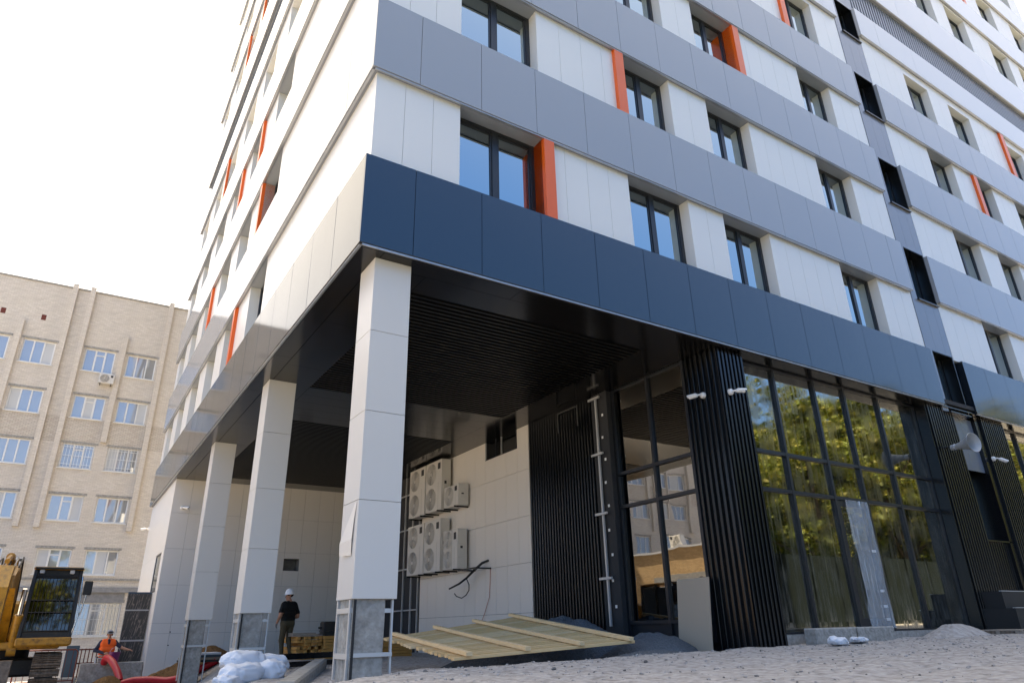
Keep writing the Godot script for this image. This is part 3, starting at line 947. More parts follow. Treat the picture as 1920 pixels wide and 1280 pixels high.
func shop_front() -> void:
	# corner pier: ribs on its front and on its side
	ribs("ribbed_pier", "x", 7.5, 8.24, -0.7, 5.095, -0.18, 0.112, 0.3)
	ribs("ribbed_pier", "z", -1.05, -0.2, -0.7, 5.095, 7.44, 0.135, 0.06)
	box("pier_core", bld, V(7.505, -0.7, -1.05), V(8.2, 5.09, -0.5), M.black_steel)
	ribs("ribbed_pier", "x", 15.16, 16.43, -0.5, 5.095, -0.14, 0.118, 0.25)
	box("pier_return", bld, V(15.12, -0.5, -0.8), V(15.158, 5.095, -0.17), M.black_steel)
	box("pier_core", bld, V(15.16, -0.5, -1.24), V(19.2, 5.19, -0.72), M.black_steel)
	# glazing with a door, dusty from the works
	glazing([8.2, 9.54, 10.94, 12.09, 13.47, 15.12], -0.5, true)
	glazing([19.25, 20.6, 22.0, 23.4, 24.8, 26.2], -0.5, false)
	box("plinth", bld, V(8.2, -1.0, -0.62), V(15.12, -0.2, -0.42), M.concrete)
	# between the ribbed piers: panels, a narrow window, ribs below
	var p := node("stair_base", bld)
	box("strip_panel", p, V(16.44, 3.57, -0.33), V(17.05, 5.0, -0.29), M.strip_grey)
	box("strip_panel", p, V(17.056, 3.57, -0.33), V(17.66, 5.0, -0.29), M.strip_grey)
	box("mass", p, V(16.44, -0.5, -0.71), V(17.9, 1.8, -0.4), M.black_steel)
	box("pane", p, V(16.5, 1.83, -0.66), V(17.7, 3.57, -0.64), M.window_glass)
	box("jamb", p, V(16.44, 1.8, -0.71), V(16.5, 3.57, -0.3), M.black_steel)
	box("jamb", p, V(17.67, 0.0, -0.71), V(17.88, 5.09, -0.2), M.black_steel)
	box("sill", p, V(16.44, 1.76, -0.5), V(17.9, 1.8, -0.2), M.anthracite)
	ribs("ribbed_wall", "x", 16.44, 17.9, -0.4, 1.76, -0.28, 0.118, 0.1)
	ribs("ribbed_pier", "x", 17.9, 19.2, -0.4, 5.095, -0.14, 0.118, 0.3)

func glazing(xs: Array, z: float, door: bool) -> void:
	var g := node("curtain_wall", bld)
	var ys := [-0.2, 2.43, 3.2, 5.09]
	for x in xs: box("mullion", g, V(x - 0.035, -0.2, z - 0.06), V(x + 0.035, 5.095, z + 0.06), M.frame)
	for k in xs.size() - 1:
		for j in 4: box("transom", g, V(xs[k] + 0.036, ys[j] - (0.035 if j else 0.0), z - 0.055), V(xs[k + 1] - 0.036, ys[j] + (0.035 if j < 3 else 0.0), z + 0.055), M.frame)
		for j in 3:
			if door and k == 2 and j == 0: continue
			var pn := box("pane", g, V(xs[k] + 0.037, ys[j] + 0.036, z - 0.02), V(xs[k + 1] - 0.037, ys[j + 1] - 0.036, z), M.dusty_glass)
			pn.rotation = V(rng.randf_range(-1, 1) * 0.002, rng.randf_range(-1, 1) * 0.002, 0)
	if door:
		var d := node("door", bld)
		var x0: float = xs[2] + 0.037; var x1: float = xs[3] - 0.037
		box("door_frame", d, V(x0, -0.16, z - 0.03), V(x0 + 0.12, 2.39, z + 0.03), M.frame)
		box("door_frame", d, V(x1 - 0.12, -0.16, z - 0.03), V(x1, 2.39, z + 0.03), M.frame)
		box("door_frame", d, V(x0 + 0.121, 2.27, z - 0.03), V(x1 - 0.121, 2.39, z + 0.03), M.frame)
		box("door_frame", d, V(x0 + 0.121, -0.16, z - 0.03), V(x1 - 0.121, 0.05, z + 0.03), M.frame)
		box("pane", d, V(x0 + 0.121, 0.05, z - 0.015), V(x1 - 0.121, 2.27, z), M.mirror_glass)
		# protective film hanging over the leaf
		var fm := MB.new()
		var f := FastNoiseLite.new(); f.seed = 77; f.frequency = 1.2
		var n := 22; var rows := 14
		for j in rows:
			for k in n:
				var q := []
				for e in [[0, 0], [1, 0], [1, 1], [0, 1]]:
					var u: float = float(k + e[0]) / n
					var t: float = float(j + e[1]) / rows
					q.append(V(lerpf(x0 + 0.3, x1 + 0.02, u) - 0.02 * t, lerpf(-0.14, 2.41, t), z + 0.06 + 0.028 * sin(u * 34.0 + f.get_noise_2d(u * 3, t * 2) * 3.0) * (1.2 - t * 0.6)))
				fm.quad(q[0], q[1], q[2], q[3])
		obj("protective_film", fm.mesh(), M.clear_film, d)
		for y in [1.35, 0.55, 0.25, 0.0]: box("tape", d, V(x1 - 0.16, y, z + 0.031), V(x1 - 0.02, y + 0.05, z + 0.034), M.pvc)

# ------------------------------------------------------------------ the old brick block behind
func old_block() -> void:
	var b := thing("brick_block", "old pale brick block with pilasters and white-framed windows", "building")
	var z := -38.0
	var rows := [[14.87, 16.32], [11.93, 13.33], [8.98, 10.4], [6.04, 7.46], [3.2, 4.53]]
	var cols := []
	for n in 6:
		var c := -2.05 - 5.45 * n
		cols.append([c + 0.33, c + 1.96]); cols.append([c - 1.96, c - 0.33])
	cols.sort_custom(func(a, d): return a[0] < d[0])
	var x0 := -34.0; var x1 := 9.0
	var ys := [-2.2, 2.95]
	for r in range(4, -1, -1): ys.append(rows[r][0]); ys.append(rows[r][1])
	# wall: full courses between the window rows, piers within them
	var wall := MB.new(); var stain := MB.new()
	var lo := [3.2, 6.04, 8.98, 11.93, 14.87]; var hi := [4.53, 7.46, 10.4, 13.33, 16.32]
	var put := func(m: MB, a: float, c: float, y0: float, y1: float, front := 0.0): m.box(Transform3D(Basis(), V((a + c) / 2, (y0 + y1) / 2, z - 0.25 + front / 2)), V(c - a, y1 - y0, 0.5 + front))
	put.call(wall, x0, -1.75, -2.6, 2.2); put.call(wall, 0.55, x1, -2.6, 2.2)
	put.call(wall, -1.75, 0.55, -2.6, 0.05)
	put.call(wall, x0, x1, 2.2, 3.2)
	for r in 5:
		var at_x := x0
		for c in cols:
			put.call(wall, at_x, c[0], lo[r], hi[r]); at_x = c[1]
		put.call(wall, at_x, x1, lo[r], hi[r])
		put.call(stain if r == 2 else wall, x0, x1, hi[r], lo[r + 1] if r < 4 else 20.0)
	obj("wall", wall.mesh(), M.pale_brick, b)
	obj("stained_courses", stain.mesh(), M.stained_brick, b)
	box("interior", b, V(x0 + 0.1, -2.6, -52), V(x1 - 0.1, 19.5, z - 0.51), M.plaster_grey)
	box("roof", b, V(x0, 19.5, -52), V(x1, 19.7, z - 0.51), M.concrete)
	box("coping", b, V(x0 - 0.05, 20.0, z - 0.55), V(x1 + 0.05, 20.1, z + 0.06), M.concrete)
	for n in 6:
		var c := -2.05 - 5.45 * n
		for e in [c + 2.22, c - 2.28]: box("pilaster", b, V(e - 0.14, 5.6 if n < 2 else 7.9, z + 0.001), V(e + 0.14, 20.25, z + 0.24), M.pale_brick)
		box("pilaster", b, V(c - 0.15, 10.6, z + 0.001), V(c + 0.15, 17.4, z + 0.22), M.pale_brick)
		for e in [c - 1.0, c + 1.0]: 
			if n > 0: box("painted_vent_hole", b, V(e - 0.12, 17.6, z + 0.001), V(e + 0.12, 17.95, z + 0.006), M.rust)  # flat sheet for an open vent hole, its dark recess painted brown
	box("belt", b, V(x0, 2.28, z + 0.001), V(x1, 2.55, z + 0.18), M.plaster_grey)
	box("belt", b, V(x0, 2.9, z + 0.001), V(x1, 3.02, z + 0.06), M.concrete)
	box("belt", b, V(-1.75, 1.76, z + 0.001), V(0.6, 2.27, z + 0.03), M.plaster_grey)
	var k := 0
	for r in 5:
		for c in cols:
			block_window(b, c[0], c[1], lo[r], hi[r], z, k, r == 2 and c[0] > -5.0)
			k += 1
	block_window(b, -1.75, 0.55, 0.05, 1.76, z, 4, true)
	# small air conditioners on it
	var a1 := ac_unit(V(-2.6, 14.12, z + 0.31), 0.0, 0.8, 0.58, 0.3, 1, "small white air conditioner under a top-floor window of the brick block")
	a1.set_meta("group", "air conditioners on the brick block")
	var a2 := ac_unit(V(-4.9, 3.4, z + 0.31), 0.0, 0.8, 0.58, 0.3, 1, "small air conditioner on the brick block just above the excavator")
	a2.set_meta("group", "air conditioners on the brick block")

func block_window(b: Node3D, a: float, c: float, y0: float, y1: float, z: float, k: int, grille: bool) -> void:
	var p := node("window", b)
	var w := c - a; var h := y1 - y0
	var kind := k % 3
	var key := "blockwin %d %d %d" % [roundi(w * 100), roundi(h * 100), kind]
	if not cache.has(key):
		var mb := MB.new()
		var bars := [[0.0, 0.07, 0.0, h], [w - 0.07, w, 0.0, h], [0.07, w - 0.07, 0.0, 0.08], [0.07, w - 0.07, h - 0.07, h]]
		if kind == 0: bars.append_array([[w * 0.34 - 0.04, w * 0.34 + 0.04, 0.08, h - 0.07], [w * 0.66 - 0.04, w * 0.66 + 0.04, 0.08, h - 0.07]])
		elif kind == 1: bars.append_array([[w * 0.36 - 0.05, w * 0.36 + 0.05, 0.08, h - 0.07], [w * 0.67 - 0.05, w * 0.67 + 0.05, 0.08, h - 0.07], [w * 0.36 + 0.05, w * 0.67 - 0.05, h * 0.74, h * 0.74 + 0.06]])
		else: bars.append_array([[w * 0.33 - 0.04, w * 0.33 + 0.04, 0.08, h - 0.07], [w * 0.68 - 0.04, w * 0.68 + 0.04, 0.08, h - 0.07]])
		for e in bars: mb.box(Transform3D(Basis(), V((e[0] + e[1]) / 2, (e[2] + e[3]) / 2, 0)), V(e[1] - e[0], e[3] - e[2], 0.07), 0.006)
		cache[key] = mb.mesh()
	var f := obj("frame", cache[key], M.pvc, p)
	f.position = V(a, y0, z - 0.16)
	var cuts := [0.0, 0.34, 0.66, 1.0]
	for j in 3:
		var pn := box("pane", p, V(a + w * cuts[j] + 0.02, y0 + 0.02, z - 0.17), V(a + w * cuts[j + 1] - 0.02, y1 - 0.02, z - 0.16), M.old_glass if (k * 7 + j * 3) % 5 else M.curtain)
		pn.rotation = V(rng.randf_range(-1, 1) * 0.006, rng.randf_range(-1, 1) * 0.01, 0)
	box("sill", p, V(a - 0.05, y0 - 0.05, z - 0.12), V(c + 0.05, y0 - 0.002, z + 0.07), M.pvc)
	box("lintel", p, V(a - 0.12, y1 + 0.002, z + 0.001), V(c + 0.12, y1 + 0.14, z + 0.012), M.concrete)
	if grille:
		var gm := MB.new()
		var n := int(w / 0.16)
		for j in n: gm.box(Transform3D(Basis(), V(a + (j + 0.5) * w / n, (y0 + y1) / 2, z + 0.02)), V(0.02, h, 0.02))
		for e in [0.15, 0.5, 0.85]: gm.box(Transform3D(Basis(), V((a + c) / 2, y0 + h * e, z + 0.02)), V(w + 0.06, 0.02, 0.024))
		obj("grille", gm.mesh(), M.pvc if k != 4 else M.galvanised, p)

# low brick annex across the yard: the lobby glass mirrors it
func annex() -> void:
	var b := thing("low_annex", "low yellow brick annex mirrored in the lobby glass", "building")
	box("wall", b, V(-26, -2.4, -31), V(-16, 4.6, -15), M.yellow_brick)
	box("coping", b, V(-26.1, 4.601, -31.1), V(-15.85, 4.75, -14.9), M.pale_panel)
	box("plaster_band", b, V(-15.999, 1.6, -27.5), V(-15.95, 3.0, -22.2), M.plaster_grey)
	box("plaster_band", b, V(-15.999, -2.4, -27.5), V(-15.96, 1.59, -20.0), M.plaster_grey)
	var w := node("window", b, PI / 2)
	box("frame", w, V(22.7, 2.0, -15.95), V(23.2, 2.6, -15.91), M.pvc)
	box("pane", w, V(22.78, 2.08, -15.91), V(23.12, 2.52, -15.9), M.old_glass)
	ac_unit(V(-16.8, 4.755, -25.5), PI / 2, 1.1, 0.75, 0.4, 1, "air conditioner on the annex roof, mirrored in the lobby glass")

# ------------------------------------------------------------------ trees across the road, mirrored in the shop front, with an added row and grass
func trees() -> void:
	var crowns := []
	for v in 3:
		var mb := MB.new(); mb.colored = true
		var q := RandomNumberGenerator.new(); q.seed = 100 + v
		var clumps := []
		for k in 34:
			var d := V(q.randf_range(-1, 1), q.randf_range(-0.8, 1.0), q.randf_range(-1, 1))
			if d.length() > 1.0: d = d.normalized() * q.randf_range(0.6, 1.0)
			clumps.append([V(d.x * 3.9, 7.4 + d.y * 5.6, d.z * 3.9), q.randf_range(0.8, 1.7)])
		for c in clumps:
			for k in 190:
				var d: Vector3 = V(q.randfn(), q.randfn(), q.randfn()).normalized() * pow(q.randf(), 0.45) * c[1]
				d.y *= 0.75
				var p: Vector3 = c[0] + d
				var bs := Basis.from_euler(V(q.randf() * TAU, q.randf() * TAU, q.randf() * TAU))
				var s := q.randf_range(0.14, 0.26)
				var g := q.randf_range(0.75, 1.25)
				mb.tint = Color(0.125 * g, 0.15 * g, 0.02 * g) if q.randf() < 0.65 else Color(0.2 * g, 0.185 * g, 0.025 * g)
				mb.quad(p - bs.x * s, p - bs.y * s * 0.6, p + bs.x * s, p + bs.y * s * 0.6)
		crowns.append([mb.mesh(), clumps])
	var fn := thing("site_hoarding", "dark site hoarding across the road, mirrored at the foot of the shop front", "fence", V(14, -0.45, 16.5))
	for k in 26:
		box("panel", fn, V(k * 2.5 + 0.03, 0.05, -0.03), V(k * 2.5 + 2.47, 4.1, 0.0), M.hoarding)
		box("post", fn, V(k * 2.5 - 0.05, -0.2, -0.1), V(k * 2.5 + 0.028, 4.2, -0.001), M.hoarding)
	var added_lawn := MB.new()  # unseen grass, added to keep warm bounce off the right facade
	for j in 12:
		for k in 40:
			var q4 := []
			for e in [[0, 1], [1, 1], [1, 0], [0, 0]]:
				var gx: float = -70.0 + (k + e[0]) * 4.0; var gz: float = 17.0 + (j + e[1]) * 4.0
				q4.append(V(gx, height(gx, gz) + 0.12, gz))
			added_lawn.quad(q4[0], q4[1], q4[2], q4[3])
	var lo := obj("added_lawn", added_lawn.mesh(), M.grass)
	tag(lo, "", "", "", "structure")
	var spots := []
	for k in 11: spots.append([41.0 + k * 5.0 + rng.randf_range(-1, 1), 20.0 + 5.0 * (k % 2) + rng.randf_range(-1, 1), rng.randf_range(1.25, 1.6) * (0.72 if k < 2 else 1.0)])
	for k in 9: spots.append([44.0 + k * 6.5 + rng.randf_range(-1, 1), 33.0 + 4.0 * (k % 2) + rng.randf_range(-1, 1), rng.randf_range(1.6, 1.95) * (0.66 if k < 2 else 1.0)])
	for e in [[30, 27, 1.1], [18, 30, 1.2], [7, 27, 1.1], [-5, 31, 1.2], [-17, 28, 1.15], [-30, 30, 1.2]]: spots.append(e)  # unseen extra trees, added to block low sky and warm bounce
	var ones := ["first", "second", "third", "fourth", "fifth", "sixth", "seventh", "eighth", "ninth", "tenth", "eleventh"]
	for k in spots.size():
		var s: Array = spots[k]
		var t := thing("leafy_tree", ("%s tree of the row behind the hoarding, mirrored in the dusty shop front" % ones[k]) if k < 11 else (("%s tree of the far row, mirrored above the hoarding" % ones[k - 11]) if k < 20 else ("%s unseen tree behind the photographer, added to block low sky and bounce" % ones[k - 20])), "tree", V(s[0], -0.4, s[1]), k * 1.7, "trees mirrored in the shop front")
		t.scale = V(s[2], s[2], s[2])
		var cr: Array = crowns[k % 3]
		if not cache.has("trunk%d" % (k % 3)):
			var tb := MB.new()
			tb.tube([V(0, 0, 0), V(0.05, 2, 0.03), V(-0.05, 5, 0.1), V(0.1, 8, 0), V(0, 11.5, 0)], [0.34, 0.27, 0.22, 0.15, 0.05], 9)
			for c in 12:
				var e: Vector3 = cr[1][c * 2][0]
				var st := V(0, clampf(e.y - 3.0, 3.0, 9.0), 0)
				tb.tube([st, st.lerp(e, 0.5) + V(0, 0.3, 0), e], [0.12, 0.07, 0.02], 6)
			cache["trunk%d" % (k % 3)] = tb.mesh()
		obj("trunk", cache["trunk%d" % (k % 3)], M.bark, t)
		obj("crown", cr[0], M.leaf, t)

# ------------------------------------------------------------------ things on the site
# outdoor unit of an air conditioner; faces its own +z, stands on brackets that reach its back wall
func ac_unit(where: Vector3, turn: float, w: float, h: float, d: float, fans: int, label: String, reach := 0.0, square := false) -> Node3D:
	var t := thing("air_conditioner", label, "air conditioner", where, turn)
	box("casing", t, V(-w / 2, 0, -d / 2), V(w / 2, h, d / 2), M.ac_body, 0.012)
	var fh := h / fans
	var cx := -w * 0.14 if fans > 1 else -w * 0.12
	var r := minf(fh * 0.43, w * 0.33)
	for k in fans:
		var cy := fh * (fans - 1 - k) + fh * 0.5
		var key := "fan %d %s" % [roundi(r * 1000), square]
		if not cache.has(key):
			var gb := MB.new()
			var tf := Transform3D(Basis(Vector3.RIGHT, PI / 2), Vector3.ZERO)
			for j in 9:
				var rr := r * (0.24 + 0.76 * (j + 1) / 9.0)
				gb.lathe([Vector2(rr - 0.006, 0.0), Vector2(rr - 0.003, 0.012), Vector2(rr + 0.003, 0.012), Vector2(rr + 0.006, 0.0)], tf, 26)
			gb.lathe([Vector2(0.0, 0.02), Vector2(r * 0.15, 0.02), Vector2(r * 0.19, 0.0)], tf, 16)
			for j in 16:
				var a := TAU * j / 16
				gb.bar(V(cos(a) * r * 0.18, sin(a) * r * 0.18, 0.008), V(cos(a) * r, sin(a) * r, 0.008), 0.006, 0.006)
			var db := MB.new()
			db.lathe([Vector2(0.0, 0.0), Vector2(r * 0.98, 0.0)], tf, 26)
			for j in 5:
				var a := TAU * j / 5
				db.quad(V(cos(a) * r * 0.2, sin(a) * r * 0.2, 0.001), V(cos(a + 0.3) * r * 0.92, sin(a + 0.3) * r * 0.92, 0.003), V(cos(a + 0.75) * r * 0.9, sin(a + 0.75) * r * 0.9, 0.002), V(cos(a + 0.8) * r * 0.2, sin(a + 0.8) * r * 0.2, 0.001))
			cache[key] = [gb.mesh(), db.mesh()]
		var fan := node("fan", t)
		fan.position = V(cx, cy, d / 2 + 0.002)
		var op := obj("fan_blades", cache[key][1], M.ac_fan, fan)
		op.position.z = 0.0
		var gr := obj("fan_grille", cache[key][0], M.ac_body, fan)
		gr.position.z = 0.004
		if square:
			for e in [[-1, 0], [1, 0], [0, -1], [0, 1]]:
				var o := box("grille_rim", fan, V(-r * 1.05, -0.012, 0), V(r * 1.05, 0.012, 0.02), M.ac_body)
				o.position = V(e[0] * r * 1.06, e[1] * r * 1.06, 0.012)
				if e[0]: o.rotation.z = PI / 2
	box("badge", t, V(w * 0.26, h - 0.3 if h > 1.0 else h - 0.2, d / 2), V(w * 0.42, h - 0.1 if h > 1.0 else h - 0.06, d / 2 + 0.004), M.ac_dark)
	box("seam", t, V(w * 0.3, 0.03, d / 2), V(w * 0.306, h * 0.55, d / 2 + 0.002), M.ac_grille)
	box("access_cover", t, V(w / 2, h * 0.3, -d * 0.1), V(w / 2 + 0.025, h * 0.62, d * 0.35), M.ac_body, 0.008)
	box("handle", t, V(w / 2 + 0.025, h * 0.5, 0.0), V(w / 2 + 0.032, h * 0.56, d * 0.22), M.ac_dark)
	if reach > 0.0:
		for e in [-0.36, 0.36]:
			var br := node("bracket", t)
			box("arm", br, V(w * e - 0.02, -0.045, -d / 2 - reach), V(w * e + 0.02, -0.001, d / 2 + 0.06), M.black_steel)
	elif where.z < -37.0:
		for e in [-0.36, 0.36]: box("bracket", t, V(w * e - 0.02, -0.045, -d / 2 - 0.16), V(w * e + 0.02, -0.001, d / 2), M.ac_dark)
	return t

func security_camera(where: Vector3, out: Vector3, aim: Vector3, label: String) -> void:
	var t := thing("security_camera", label, "security camera", where, 0.0, "security cameras")
	var up := out.cross(Vector3.UP).normalized()
	var tf := Transform3D(Basis(up, out, up.cross(out)), Vector3.ZERO)
	var mb := MB.new()
	mb.lathe([Vector2(0, 0.05), Vector2(0.045, 0.045), Vector2(0.062, 0.02), Vector2(0.065, -0.02), Vector2(0, -0.02)], tf, 18)
	obj("mount", mb.mesh(), M.plastic_white, t)
	var ar := MB.new()
	var j := out * 0.09
	ar.tube([out * 0.03, j, j + aim * 0.05], 0.018, 8)
	obj("arm", ar.mesh(), M.plastic_white, t)
	var bd := MB.new()
	var s := aim.cross(Vector3.UP).normalized()
	var tb := Transform3D(Basis(s, aim, s.cross(aim)), j + aim * 0.04)
	bd.lathe([Vector2(0, 0), Vector2(0.03, 0.0), Vector2(0.042, 0.025), Vector2(0.045, 0.17), Vector2(0.04, 0.18), Vector2(0.034, 0.17)], tb, 16)
	obj("body", bd.mesh(), M.plastic_white, t)
	var ln := MB.new()
	ln.lathe([Vector2(0.034, 0.165), Vector2(0, 0.17)], tb, 16)
	obj("lens", ln.mesh(), M.ac_dark, t)
	var sh := MB.new()
	var u := s.cross(aim).normalized()
	if u.y < 0: u = -u
	for k in 6:
		var a0 := PI * (k / 6.0); var a1 := PI * ((k + 1) / 6.0)
		var p0 := j + s * cos(a0) * 0.052 + u * sin(a0) * 0.052
		var p1 := j + s * cos(a1) * 0.052 + u * sin(a1) * 0.052
		sh.quad(p0 + aim * 0.07, p1 + aim * 0.07, p1 + aim * 0.25, p0 + aim * 0.25)
	obj("sun_shield", sh.mesh(), M.plastic_white, t)

func site() -> void:
	# air conditioners, two rows on the white tiled wall
	var row := [[-13.36, -12.17, 3.43, 5.02, 2, "tall two-fan air conditioner at the far end of the upper row"], [-12.08, -10.96, 3.43, 5.02, 2, "tall two-fan air conditioner beside the small one in the upper row"], [-10.76, -9.84, 3.4, 4.04, 1, "small single-fan air conditioner ending the upper row"], [-13.36, -12.17, 1.62, 3.17, 2, "tall two-fan air conditioner at the far end of the lower row"], [-12.09, -10.98, 1.62, 3.17, 2, "middle two-fan air conditioner of the lower row"], [-10.76, -9.86, 1.61, 2.73, 2, "air conditioner with two square grilles ending the lower row"]]
	for k in row.size():
		var r: Array = row[k]
		var d := 0.33 if k != 2 else 0.36
		var a := ac_unit(V(6.85 + d / 2, r[2], (r[0] + r[1]) / 2), LEFT, r[1] - r[0], r[3] - r[2], d, r[4], r[5], 7.268 - 6.85 - d, k == 5)
		a.set_meta("group", "air conditioners on the passage wall")
	var eb := thing("wall_bracket", "empty black bracket beside the lower air conditioners", "bracket", V(7.0, 1.53, -9.1))
	box("arm", eb, V(-0.25, -0.02, -0.5), V(-0.2, 0.02, 0.48), M.black_steel)
	box("strut", eb, V(-0.2, -0.02, 0.42), V(0.269, 0.02, 0.46), M.black_steel)
	box("strut", eb, V(-0.2, -0.02, -0.46), V(0.269, 0.02, -0.42), M.black_steel)
	var cb := MB.new()
	cb.tube([V(7.27, 1.75, -8.78), V(7.1, 1.68, -8.85), V(7.0, 1.5, -9.15), V(6.95, 1.32, -9.48)], [0.03, 0.035, 0.035, 0.03], 8)
	cb.tube([V(6.95, 1.33, -9.46), V(6.93, 1.2, -9.85), V(6.9, 1.09, -10.41)], [0.03, 0.03, 0.025], 8)
	cb.tube([V(6.95, 1.32, -9.48), V(6.97, 1.15, -9.36), V(6.97, 1.0, -9.36), V(6.96, 0.88, -9.5), V(6.95, 0.81, -9.75), V(6.95, 0.87, -10.05), V(6.95, 0.95, -10.18)], 0.014, 7)
	var co := obj("cable_bundle", cb.mesh(), M.rubber)
	tag(co, "black insulated pipes hanging loose from the tiled wall", "cable")
	var wr := MB.new()
	wr.tube([V(7.262, 1.56, -8.68), V(7.24, 1.2, -8.66), V(7.24, 0.8, -8.7), V(7.22, 0.4, -8.92), V(7.2, -0.1, -9.3), V(7.15, -0.6, -9.4)], 0.007, 6)
	var wo := obj("copper_wire", wr.mesh(), M.copper)
	tag(wo, "thin reddish wire hanging down the tiled wall", "wire")
	security_camera(V(7.42, 4.19, -0.6), V(-1, 0, 0), V(-0.55, -0.12, -0.82).normalized(), "white camera on the brown-lit side of the ribbed corner pier")
	security_camera(V(7.72, 4.18, -0.16), V(0, 0, 1), V(0.93, 0.05, 0.35).normalized(), "white camera on the ribbed corner pier next to the shop front")
	security_camera(V(0.46, 4.11, -18.31), V(0, 0, 1), V(0.8, -0.15, 0.58).normalized(), "white camera high on the rear wall of the passage")
	security_camera(V(0.11, 4.2, -25.1), V(-1, 0, 0), V(-0.75, -0.1, -0.65).normalized(), "tiny camera at the far corner of the white wall")
	security_camera(V(17.95, 3.95, -0.12), V(0, 0, 1), V(0.5, -0.5, 0.7).normalized(), "small white camera beside the horn loudspeaker")
	# horn loudspeaker on the second ribbed pier
	var hn := thing("horn_loudspeaker", "grey horn loudspeaker on the ribbed pier", "loudspeaker", V(15.5, 3.93, 0.02))
	hn.scale = V(0.86, 0.86, 0.86)
	var ax := V(-0.2, 0.0, 0.98).normalized()
	var hs := ax.cross(Vector3.UP).normalized()
	var ht := Transform3D(Basis(hs, ax, hs.cross(ax)), Vector3.ZERO)
	var hb := MB.new()
	hb.lathe([Vector2(0.06, 0.14), Vector2(0.085, 0.2), Vector2(0.11, 0.32), Vector2(0.15, 0.46), Vector2(0.2, 0.58), Vector2(0.265, 0.68), Vector2(0.28, 0.69), Vector2(0.275, 0.7), Vector2(0.255, 0.685), Vector2(0.19, 0.58), Vector2(0.13, 0.42), Vector2(0.07, 0.3)], ht, 28)
	obj("horn", hb.mesh(), M.horn_grey, hn)
	var hd := MB.new()
	hd.lathe([Vector2(0, 0), Vector2(0.075, 0.005), Vector2(0.085, 0.03), Vector2(0.085, 0.13), Vector2(0.06, 0.15), Vector2(0, 0.15)], ht, 20)
	obj("driver", hd.mesh(), M.horn_grey, hn)
	var hc := MB.new()
	hc.lathe([Vector2(0.06, 0.3), Vector2(0.065, 0.42), Vector2(0.05, 0.46), Vector2(0, 0.47)], ht, 16)
	obj("reflector", hc.mesh(), M.horn_grey, hn)
	var hk := MB.new()
	hk.bar(V(-0.25, 0.05, -0.19), V(-0.02, 0.02, 0.06), 0.03, 0.03)
	hk.bar(V(-0.25, -0.1, -0.19), V(-0.25, 0.15, -0.19), 0.05, 0.02)
	hk.bar(V(0.15, 0.06, -0.19), V(0.0, 0.06, 0.08), 0.03, 0.03)
	obj("bracket", hk.mesh(), M.black_steel, hn)
	timber_panel()
	mound("gravel_heap", "dark grey gravel heap below the black ribbed wall", M.grey_gravel, 6.3, -4.0, 1.1, 2.4, 0.85, 3)
	mound("gravel_heap", "lower grey gravel heap below the lobby glass", M.grey_gravel, 6.45, -1.7, 1.3, 1.15, 0.55, 4)
	mound("gravel_heap", "low earthy heap at the edge of the road before the leaning board", M.grey_gravel, 5.9, -0.75, 1.7, 0.5, 0.22, 14)
	mound("clay_heap", "brown clay heap beside the farthest column", M.clay, 0.95, -15.6, 1.5, 1.2, 0.5, 6)
	mound("clay_heap", "small brown clay heap where the red pipe meets the ground", M.clay, -0.9, -17.2, 0.5, 0.5, 0.22, 7)
	mound("sand_heap", "small sand heap in front of the shop-front door", M.sand, 12.9, 0.35, 1.1, 0.5, 0.24, 8)
	# board leaning on the lobby corner
	var lb := thing("leaning_board", "beige plasterboard sheet leaning against the lobby corner", "board", V(7.2, 0, -1.3))
	var bo := box("sheet", lb, V(-0.008, -0.62, -0.4), V(0.008, 0.8, 0.4), M.board_beige)
	bo.rotation.z = -0.1
	# concrete edge blocks and planks before the shop front
	for e in [[8.75, 9.95, "concrete kerb block under the first shop-front pane"], [10.0, 11.2, "concrete kerb block under the middle of the shop front"]]:
		var kb := box("kerb_block", null, V(e[0], -0.5, -0.2), V(e[1], -0.1, 0.06), M.concrete, 0.02)
		tag(kb, e[2], "kerb block", "kerb blocks before the shop front")
	var pl := thing("pallet", "weathered wooden pallet lying right of the sand heap", "pallet", V(14.6, height(14.6, 0.55), 0.55), 0.06)
	for k in 3: box("runner", pl, V(-0.6, 0.0, -0.38 + k * 0.36), V(0.6, 0.07, -0.3 + k * 0.36), M.wood_grey)
	for k in 6: box("deck_board", pl, V(-0.6 + k * 0.22, 0.071, -0.4), V(-0.48 + k * 0.22, 0.092, 0.44), M.wood_grey, 0.003)
	var sp := thing("entrance_step", "black stepped plinth with pale edges below the stair strip", "step", V(15.2, 0, 0))
	box("tread", sp, V(0, -0.4, -0.13), V(7, 0.2, 0.55), M.rubber)
	box("edge_strip", sp, V(0, 0.2, 0.5), V(7, 0.215, 0.56), M.galvanised)
	box("tread", sp, V(0.15, 0.2, -0.13), V(7, 0.56, 0.3), M.rubber)
	box("edge_strip", sp, V(0.15, 0.56, 0.25), V(7, 0.575, 0.31), M.galvanised)
	for e in [[8.7, 0.5, 0.14, "crumpled white bag lying below the first shop-front pane"], [9.35, 0.45, 0.1, "second crumpled white bag below the shop front"]]:
		var cbg := bag(V(e[0], height(e[0], e[1]) + e[2] * 0.45, e[1]), V(0.22, e[2] * 0.5, 0.14), 0.4, 50 + int(e[0] * 10), e[3])
		cbg.set_meta("group", "crumpled bags before the shop front")
	# white sacks piled between the first two columns
	var gy := -0.74
